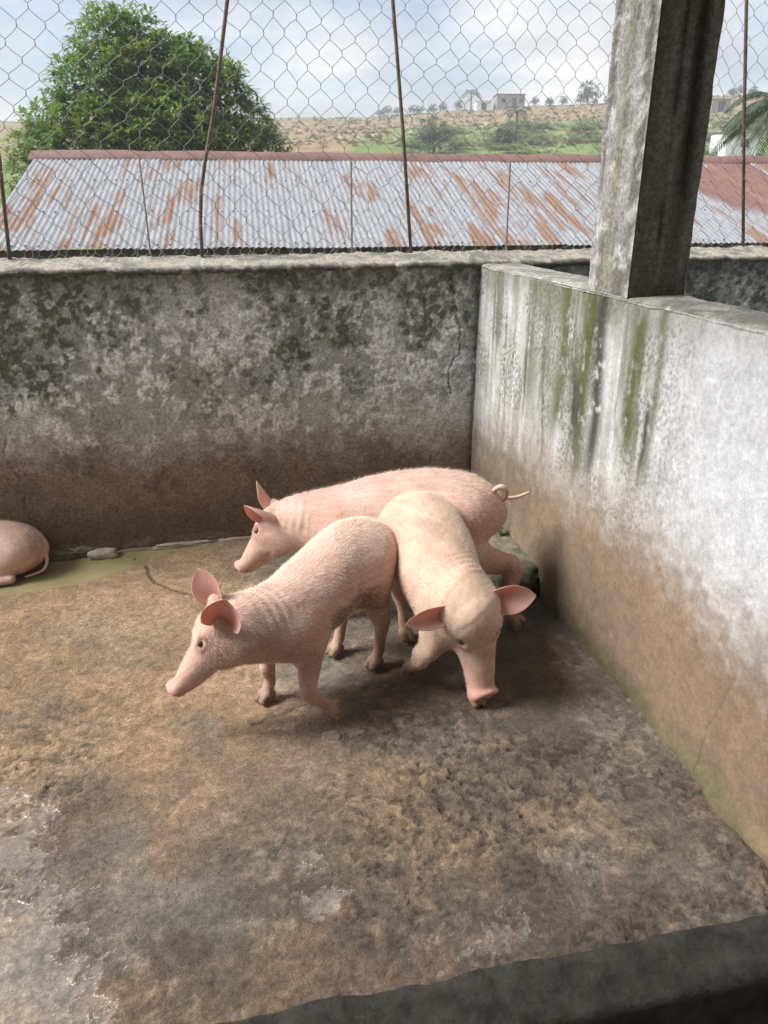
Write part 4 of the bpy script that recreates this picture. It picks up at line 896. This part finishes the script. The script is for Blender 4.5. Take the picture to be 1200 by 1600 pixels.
    V = V + Nn * (.007 * lowf * body_)[:, None]
    for (pc_, pd_, wl_, ext_, rad_, amp_) in head.get('folds', []):
        pd_ = np.array(pd_, float); pd_ /= np.linalg.norm(pd_); q_ = V - np.array(pc_); d_ = q_ @ pd_ + .012 * (fbm(V[:, 1], V[:, 2], 14, 2, 5) - .5); rr = np.linalg.norm(q_ - np.outer(q_ @ pd_, pd_), axis=1)
        V = V + Nn * (amp_ * np.sin(2 * math.pi * d_ / wl_) * np.exp(-(d_ / ext_) ** 2) * (1 - sstep(rad_ * .7, rad_, rr)) * sstep(-.2, .3, Nn[:, 2]))[:, None]
    Nn = vnormals(V, F)
    me = mesh_from('body', V, F)
    r = np.random.default_rng(seed)
    # hide colour: pinker snout, brow, joints and belly; paler back
    q1 = fbm(V[:, 0] * 1.0 + V[:, 1] * .7, V[:, 2] + V[:, 1] * .5, 9, 4, seed * 7); q2 = fbm(V[:, 0] + V[:, 1], V[:, 2] - V[:, 1], 40, 4, seed * 7 + 1)
    C_ = np.ones((len(V), 3)) * np.array(tint); pink = np.array((.60, .33, .265))
    hu_ = (V - hp) @ hd / hl; hv_ = (V - hp) @ hu; hy_ = (V - hp) @ hs; inhead = (np.abs(hy_) < .12) & (np.abs(hv_) < .14) & (hu_ > -.05)
    sn_ = np.where(inhead, sstep(.13, .25, hu_), 0); C_ = lerp(C_, (.60, .34, .29), .65 * sn_); C_ = lerp(C_, (.66, .33, .29), np.where(inhead, .8 * sstep(.220, .236, hu_ + .55 * (hv_ + .033)), 0)); C_ = lerp(C_, pink, .70 * sstep(.46, .64, q1)); C_ = lerp(C_, pink, .45 * sstep(-.1, -.8, Nn[:, 2]))
    eyed = np.minimum(np.linalg.norm(V - Hh(.066, .042, .031), axis=1), np.linalg.norm(V - Hh(.066, -.042, .031), axis=1)); C_ = lerp(C_, (.30, .15, .115), .65 * (1 - sstep(.008, .026, eyed)))
    nost = np.minimum(np.linalg.norm(V - Hh(.240, .0120, -.030), axis=1), np.linalg.norm(V - Hh(.240, -.0120, -.030), axis=1)); C_ = lerp(C_, (.13, .05, .045), .95 * (1 - sstep(.0055, .0115, nost)))
    low = V[:, 2] - floorz
    nh_ = 1 - np.where(inhead, sstep(.0, .08, hu_), 0)
    if floorz == 0: C_ = lerp(C_, (.36, .225, .15), .70 * nh_ * sstep(.16, .04, low + .06 * (q1 - .5))); C_ = lerp(C_, (.20, .13, .085), .75 * nh_ * sstep(.055, .005, low + .05 * (q2 - .5)))
    hz = np.array(hoofz)
    hoof = np.min(np.stack([np.linalg.norm(V - c, axis=1) for c in hz]), 0); C_ = lerp(C_, (.21, .135, .085), .85 * (1 - sstep(.014, .026, hoof)))
    sp_ = r.integers(0, len(V), 12)
    spots = np.zeros(len(V))
    for k in sp_: spots = np.maximum(spots, 1 - sstep(.0015, .0045, np.linalg.norm(V - V[k], axis=1)))
    C_ = lerp(C_, (.10, .06, .05), .75 * spots)
    ang_ = np.arctan2(V[:, 1], V[:, 2] - .33); st_ = fbm(V[:, 0] * 16 + 2.0 * np.abs(ang_), ang_ * 30 + V[:, 0] * 6, 1, 3, seed + 70); C_ = lerp(C_, (.80, .68, .55), .20 * sstep(.48, .72, st_) * sstep(.12, .2, low)); C_ = lerp(C_, (.42, .22, .16), .12 * sstep(.52, .28, st_) * sstep(.12, .2, low))
    for s_ in (-1, 1):
        mp_ = [Hh(.08, .06 * s_ * RA, -.046), Hh(.15, .045 * s_ * RA, -.056), Hh(.222, .028 * s_ * RA, -.055)]; dm = np.full(len(V), 9.0)
        for a_, b_ in zip(mp_[:-1], mp_[1:]):
            t_ = np.clip((V - a_) @ (b_ - a_) / ((b_ - a_) @ (b_ - a_)), 0, 1); dm = np.minimum(dm, np.linalg.norm(V - a_ - t_[:, None] * (b_ - a_), axis=1))
        C_ = lerp(C_, (.26, .12, .09), .6 * (1 - sstep(.003, .011, dm)))
    C_ = lerp(C_, (.30, .17, .12), .5 * sstep(.58, .75, q1) * sstep(.34, .22, low) * sstep(.03, .1, low))
    md = mudfn(V, Nn, q1, q2) if mudfn else np.zeros(len(V)); C_ = lerp(C_, (.30, .18, .12), .30 * sstep(.56, .70, fbm(V[:, 0] - V[:, 1], V[:, 2] + V[:, 1], 6, 4, seed * 3 + 50))); C_ = lerp(C_, (.175, .082, .055), np.clip(md, 0, .92)); C_ *= (.93 + .14 * q2)[:, None]
    cattr(me, 'hide', C_); body = obj('body', me, M_skin, T)
    for s_ in (-1, 1):
        c = Hh(.066, .0405 * s_ * RA, .0305); g = np.linspace(0, math.pi, 9); h_ = np.linspace(0, 2 * math.pi, 13); Gt, Hp = np.meshgrid(g, h_, indexing='ij')
        E_ = np.stack([c[0] + .0095 * np.sin(Gt) * np.cos(Hp), c[1] + .0095 * np.sin(Gt) * np.sin(Hp), c[2] + .0095 * np.cos(Gt)], -1); obj('eye', mesh_from('eye', E_.reshape(-1, 3), gridfaces(9, 13)), M_eye, T)
    for e in ears:
        v, fc, inner, deep = ear_geo(Hh(*e['base']), e['dir'], e['face'], e.get('L', .125), e.get('w', .046), e.get('curl', .95), e.get('bend', 0)); me = mesh_from('ear', v, fc)
        ec = lerp(np.ones((len(v), 3)) * np.array((.66, .48, .41)), (.66, .42, .36), inner); ec = lerp(ec, (.26, .085, .06), .8 * deep); q = fbm(np.array(v)[:, 0] + np.array(v)[:, 1], np.array(v)[:, 2], 60, 3, seed + 3); ec = ec * (.85 + .3 * q)[:, None]
        cattr(me, 'hide', ec); o = obj('ear', me, M_ear, T); ss = o.modifiers.new('s', 'SUBSURF'); ss.levels = ss.render_levels = 1
    P = catmull(tail, 6); v, fc = tube_geo(P, np.linspace(.0115, .0045, len(P)), 8); me = mesh_from('tail', v, fc); cattr(me, 'hide', np.ones((len(v), 3)) * np.array((.62, .42, .32))); obj('tail', me, M_skin, T)
    # bristles
    if hair_n:
        w = np.ones(len(V)); w *= .25 + .75 * sstep(.10, .24, low); w *= 1 - .8 * sn_; w *= 1 - .5 * np.where((np.abs(hy_) < .12) & (np.abs(hv_) < .14), sstep(-.02, .12, hu_), 0); w /= w.sum(); pk = r.choice(len(V), hair_n, p=w); B = V[pk]; n_ = Nn[pk]
        flow = np.tile((-1., 0, -.35), (hair_n, 1)); flow += np.stack([0 * B[:, 0], .5 * np.sign(B[:, 1]) * np.abs(n_[:, 1]), -.6 * np.abs(n_[:, 1])], 1); flow += r.normal(0, .25, (hair_n, 3)); flow -= n_ * np.sum(flow * n_, 1)[:, None]; flow = unit(flow)
        crest = sstep(.6, .95, n_[:, 2]); ln = r.uniform(.006, .012, hair_n) * (1 + .5 * crest); lift = r.uniform(.25, .6, hair_n) + .3 * crest * r.random(hair_n)
        tip = B + flow * ln[:, None] + n_ * (ln * lift)[:, None]; sd = unit(np.cross(flow, n_)) * .00022; B2 = B - n_ * .001
        HV = np.stack([B2 - sd, B2 + sd, tip], 1).reshape(-1, 3); o = obj('bristles', mesh_from('bristles', HV, np.arange(hair_n * 3).reshape(-1, 3)), M_hair, T, smooth=False); kind(o, 'stuff')
    return T

SPINE = [(-.125, 0, .392, .048, .052), (-.085, 0, .392, .088, .090), (-.02, 0, .392, .112, .114), (.07, 0, .374, .119, .122), (.17, 0, .338, .121, .126), (.27, 0, .316, .110, .122), (.35, 0, .315, .094, .107), (.43, 0, .322, .078, .090)]
def hind(s, foot=(0, 0, 0), hock=(-.072, .160), lift=0):
    y = .078 * s; fx_, fy_, fz = foot
    return [(-.035, .050 * s, .375, .078, .078), (-.008, .072 * s, .310, .058, .072), (-.022, .078 * s + fy_ * .3, .255, .043, .050), (-.038 + fx_ * .5, y + fy_ * .5, .200, .035, .042), (hock[0] + .020 + fx_ * .7, y + fy_ * .8, hock[1], .026, .032), (-.044 + fx_ * .9, y + fy_, .105 + fz, .0185, .021), (-.034 + fx_, y + fy_, .058 + fz, .0185, .019), (-.014 + fx_, y + fy_, .030 + fz, .018, .017)]
def fore(s, foot=(0, 0, 0), x0=.335):
    y = .072 * s; fx_, fy_, fz = foot
    return [(x0 - .01, .058 * s, .300, .052, .078), (x0 - .025, .080 * s, .255, .042, .062), (x0 - .028 + fx_ * .2, .080 * s + fy_ * .3, .205, .032, .044), (x0 - .012 + fx_ * .5, y + fy_ * .6, .140, .023, .027), (x0 - .006 + fx_ * .6, y + fy_ * .7, .115, .0225, .0255), (x0 - .010 + fx_ * .85, y + fy_, .082 + fz, .0175, .019), (x0 - .006 + fx_, y + fy_, .055 + fz, .0185, .0185), (x0 + .010 + fx_, y + fy_, .030 + fz, .0175, .017)]
def to_local(loc, yaw, sc):
    c, s = math.cos(-yaw), math.sin(-yaw)
    def f(p):
        x, y, z = p[0] - loc[0], p[1] - loc[1], p[2] - loc[2]; return np.array(((c * x - s * y) / sc, (s * x + c * y) / sc, z / sc))
    return f
def dirl(yaw, d):
    c, s = math.cos(-yaw), math.sin(-yaw); return (c * d[0] - s * d[1], s * d[0] + c * d[1], d[2])

# pig in front, walking left towards the viewer, head turned
loc, yaw, sc = (-.795, -1.115, .004), math.atan2(-.62, -.78), 1.0
Lc = to_local(loc, yaw, sc); poll = Lc((-1.205, -1.395, .368)); nose = Lc((-1.392, -1.378, .178)); hd = nose - poll
legs = [hind(1), hind(-1, (.02, 0, 0)), None, fore(-1, (-.01, 0, 0))]
sh = np.array((.315, .060, .295))
k_ = Lc((-.990, -1.425, .125)); h_ = Lc((-.925, -1.415, .055))
legs[2] = [(*sh, .055, .085), (.300, .085, .245, .043, .060), (.300, .088, .195, .034, .044), (*(k_ + np.array((0, 0, .02))), .025, .029), (*(k_ + np.array((-.008, 0, -.012))), .0225, .025), (*(k_ * .5 + h_ * .5), .0185, .020), (*(h_ * .85 + k_ * .15), .0185, .0185), (*h_, .018, .017)]
sp1 = [list(p) for p in SPINE]; sp1[-1][1] = -.015
make_pig('pink pig in front, stepping left with a raised foreleg and muddy belly', loc, yaw, sc, sp1,
         dict(poll=poll, dir=hd, up=(.2, 0, 1), folds=[(poll + np.array((-.09, 0, -.02)), (1, .1, .1), .026, .05, .16, .0018)], len=np.linalg.norm(hd) / .252, neck=[(.34, 0, .305, .088, .102), (*(np.array((.42, -.01, .322)) * .6 + poll * .4), .074, .087), (*(poll + np.array((-.01, 0, -.028))), .064, .070)]), legs,
         [(-.135, 0, .43), (-.165, 0, .435), (-.18, .02, .40), (-.165, .03, .37), (-.15, .01, .35)],
         [dict(base=(-.018, -.042, .040), dir=dirl(yaw, (-.42, .25, .95)), face=dirl(yaw, (-.35, -.85, .1)), L=.112, w=.043, curl=.85), dict(base=(-.030, .046, .030), dir=dirl(yaw, (.02, -.50, .80)), face=dirl(yaw, (-.35, -.75, -.25)), L=.110, w=.055, curl=1.1)],
         tint=(.60, .395, .325), seed=1, mudfn=lambda V, Nn, a, b: .92 * sstep(.12, -.28, Nn[:, 2] + .6 * (a - .5) + .3 * (b - .5)) * sstep(.32, .22, V[:, 0]) * sstep(-.02, .06, V[:, 0]) * sstep(.17, .20, V[:, 2]) + .60 * sstep(.50, .62, a) * sstep(.34, .24, V[:, 2]) * sstep(.08, .2, V[:, 2]) * sstep(.06, -.02, V[:, 0]) * sstep(0, .05, V[:, 1]) + .35 * sstep(.58, .7, b) * sstep(.12, .04, V[:, 2]))

# pig facing the viewer, snout to the floor
loc, yaw, sc = (-.505, -1.02, .004), math.atan2(-.98, .08), 1.05
Lc = to_local(loc, yaw, sc); poll = Lc((-.496, -1.388, .312)); nose = Lc((-.450, -1.488, .045)); hd = nose - poll
sp3 = [list(p) for p in SPINE]
for p in sp3: p[3] *= 1.07; p[4] *= 1.04; p[1] = -.022 - .03 * sstep(-.1, .3, p[0]); p[3] *= 1 - .10 * sstep(.05, .3, p[0])
sp3[-3][3] *= .97; sp3[-2][:5] = [.335, -.047, .318, .082, .102]; sp3[-1] = [.395, -.035, .305, .066, .080]
lf = Lc((-.475, -1.425, 0)); rf_ = Lc((-.645, -1.285, .075))
legs = [hind(1, (.0, .0, 0)), hind(-1, (.01, -.005, 0)), fore(1, (lf[0] - .345, lf[1] - .072, 0)), None]
k_ = Lc((-.628, -1.345, .130))
legs[3] = [(.315, -.062, .315, .055, .085), (.300, -.090, .245, .043, .060), (*(np.array((.30, -.09, .2)) * .5 + k_ * .5), .034, .042), (*(k_ + np.array((-.005, 0, .015))), .026, .029), (*k_, .024, .026), (*(k_ * .5 + rf_ * .5), .020, .021), (*(k_ * .15 + rf_ * .85), .020, .020), (*rf_, .019, .018)]
for l in legs[:3]:
    for i, wgt in enumerate((1, 1, .8, .5, .3)): l[i] = (l[i][0], l[i][1] - .035 * wgt, *l[i][2:])
make_pig('cream pig facing the viewer with its snout lowered to the floor', loc, yaw, sc, sp3,
         dict(poll=poll, dir=hd, up=(1, -.12, .5), len=np.linalg.norm(hd) / .252, ra=1.12, wid=1.06, tilt=.008, folds=[(poll + np.array((-.075, 0, .05)), hd + np.array((.35, 0, .2)) * np.linalg.norm(hd), .019, .05, .13, .0028)], neck=[(.34, -.042, .318, .082, .100), (*(np.array((.39, -.03, .314)) * .55 + poll * .45), .063, .075), (*(poll + np.array((-.028, 0, -.02))), .054, .060)]), legs,
         [(-.135, .0, .42), (-.16, -.03, .44), (-.165, -.07, .46), (-.15, -.10, .445), (-.14, -.10, .42)],
         [dict(base=(-.022, .040, .046), dir=dirl(yaw, (.92, -.25, .12)), face=dirl(yaw, (-.25, -.85, .15)), L=.138, w=.043, curl=.75), dict(base=(-.022, -.050, .044), dir=dirl(yaw, (-.95, -.16, -.10)), face=dirl(yaw, (-.1, -.85, .05)), L=.150, w=.034, curl=.8)],
         tint=(.63, .455, .345), seed=2, mudfn=lambda V, Nn, a, b: .3 * sstep(.6, .75, a) * sstep(.2, .1, V[:, 2]))

# pig behind, side on, facing left
loc, yaw, sc = (-.390, -.870, .004), math.atan2(.30, -.905), 1.10
Lc = to_local(loc, yaw, sc); poll = Lc((-.985, -.640, .335)); nose = Lc((-1.160, -.60, .168)); hd = nose - poll
sp2 = [list(p) for p in SPINE]
for p in sp2: p[0] = p[0] * 1.04; p[2] += .006
for k, dz in ((0, -.025), (1, -.022), (2, -.012), (3, .010), (4, .026), (5, .022), (6, .008)): sp2[k][2] += dz
sp2[-1][2] = .318
ft = Lc((-.195, -1.035, 0)); lh = hind(1); hk = Lc((-.200, -1.00, .235))
lh = [(-.035, .055, .380, .080, .080), (-.005, .085, .310, .060, .090), (-.045, .10, .265, .046, .060), (*(hk + np.array((.035, 0, .012))), .031, .038), (*hk, .024, .030), (*(hk * .5 + ft * .5 + np.array((.004, 0, .01))), .018, .021), (*(hk * .2 + ft * .8 + np.array((0, 0, .01))), .0185, .0185), (*(ft + np.array((-.012, 0, .028))), .018, .017)]
legs = [lh, hind(-1, (.05, 0, 0)), fore(1, (.03, 0, 0), .375), fore(-1, (-.05, 0, 0), .375)]
make_pig('pink pig at the back, side-on, curly tail towards the corner', loc, yaw, sc, sp2,
         dict(poll=poll, dir=hd, up=(.3, 0, 1), folds=[(poll + np.array((-.09, 0, -.02)), (1, .1, .1), .026, .05, .16, .0018)], len=np.linalg.norm(hd) / .252, neck=[(.38, 0, .322, .088, .104), (*(np.array((.46, 0, .318)) * .5 + poll * .5), .074, .087), (*(poll + np.array((-.012, 0, -.028))), .064, .070)]), legs,
         [(-.132, 0, .400), (-.158, .012, .420), (-.172, .028, .453), (-.156, .034, .475), (-.134, .028, .460), (-.140, .010, .432), (-.173, -.012, .420), (-.213, -.022, .422), (-.250, -.03, .436)],
         [dict(base=(-.03, .046, .034), dir=dirl(yaw, (-.62, -.20, .36)), face=dirl(yaw, (-.55, -.50, -.6)), L=.115, w=.044, curl=1.1), dict(base=(-.02, -.042, .040), dir=dirl(yaw, (-.45, .2, .75)), face=dirl(yaw, (-.85, .1, -.3)), L=.108, w=.040, curl=1.0)],
         tint=(.61, .395, .33), seed=3, mudfn=lambda V, Nn, a, b: .25 * sstep(.55, .7, a) * sstep(.25, .1, V[:, 2]))

# pig lying in the puddle, only its rump in the picture
loc, yaw, sc = (-2.045, -.100, -.106), math.atan2(.12, -.99), .80
sp4 = [(-.125, 0, .245, .05, .055), (-.085, 0, .245, .10, .095), (-.02, 0, .255, .130, .128), (.07, 0, .262, .138, .140), (.17, 0, .262, .138, .142), (.27, 0, .255, .122, .135), (.35, 0, .255, .10, .12), (.43, 0, .26, .082, .104)]
legs = [[(-.03, .07, .235, .085, .085), (.03, .12, .20, .060, .070), (.09, .14, .175, .045, .045), (.03, .16, .160, .030, .028), (-.03, .165, .155, .026, .024), (.02, .18, .150, .018, .018), (.06, .19, .150, .018, .018), (.085, .19, .150, .017, .016)],
        [(-.03, -.07, .22, .08, .08), (.03, -.12, .19, .055, .06), (.09, -.14, .17, .045, .045), (.03, -.15, .155, .03, .028), (-.02, -.15, .15, .024, .024), (.03, -.16, .15, .018, .018), (.06, -.16, .15, .018, .018), (.085, -.16, .15, .017, .016)],
        [(.325, .06, .22, .05, .07), (.30, .09, .19, .04, .05), (.28, .11, .165, .035, .035), (.32, .12, .155, .026, .026), (.36, .12, .15, .022, .022), (.39, .12, .15, .018, .018), (.42, .12, .15, .018, .018), (.44, .12, .15, .017, .016)],
        [(.325, -.06, .22, .05, .07), (.30, -.09, .19, .04, .05), (.28, -.11, .165, .035, .035), (.32, -.12, .155, .026, .026), (.36, -.12, .15, .022, .022), (.39, -.12, .15, .018, .018), (.42, -.12, .15, .018, .018), (.44, -.12, .15, .017, .016)]]
make_pig('pig lying in the puddle at the left edge, only its rump showing', loc, yaw, sc, sp4,
         dict(poll=(.52, 0, .275), dir=(.9, 0, -.35), len=1.0, neck=[(.40, 0, .26, .09, .11), (.46, 0, .27, .08, .095), (.50, 0, .275, .07, .084)]), legs,
         [(-.135, .0, .265), (-.165, .015, .235), (-.180, .05, .190), (-.165, .085, .160), (-.12, .11, .150), (-.085, .125, .146)],
         [dict(base=(-.02, .055, .06), dir=(-.1, .6, .6), face=(.6, .5, 0), L=.115, w=.042), dict(base=(-.02, -.055, .06), dir=(-.1, -.6, .6), face=(.6, -.5, 0), L=.115, w=.042)],
         tint=(.64, .44, .35), seed=4, floorz=.128, mudfn=lambda V, Nn, a, b:   .14 * sstep(.5, .7, a) + .4 * sstep(.19, .145, V[:, 2] + .04 * (b - .5)))

# ================================================================== the air: faint haze over the valley
m = bpy.data.materials.new('haze'); m.use_nodes = True; t = m.node_tree; t.nodes.clear()
o_ = N(t, 'ShaderNodeOutputMaterial'); pv = N(t, 'ShaderNodeVolumePrincipled'); pv.inputs['Color'].default_value = (.93, .95, 1, 1); pv.inputs['Density'].default_value = .0025; pv.inputs['Anisotropy'].default_value = .2
t.links.new(pv.outputs[0], o_.inputs['Volume'])
hz = box('haze', (-720, 720, -140, 920, -4, 22), m); kind(hz, 'stuff')
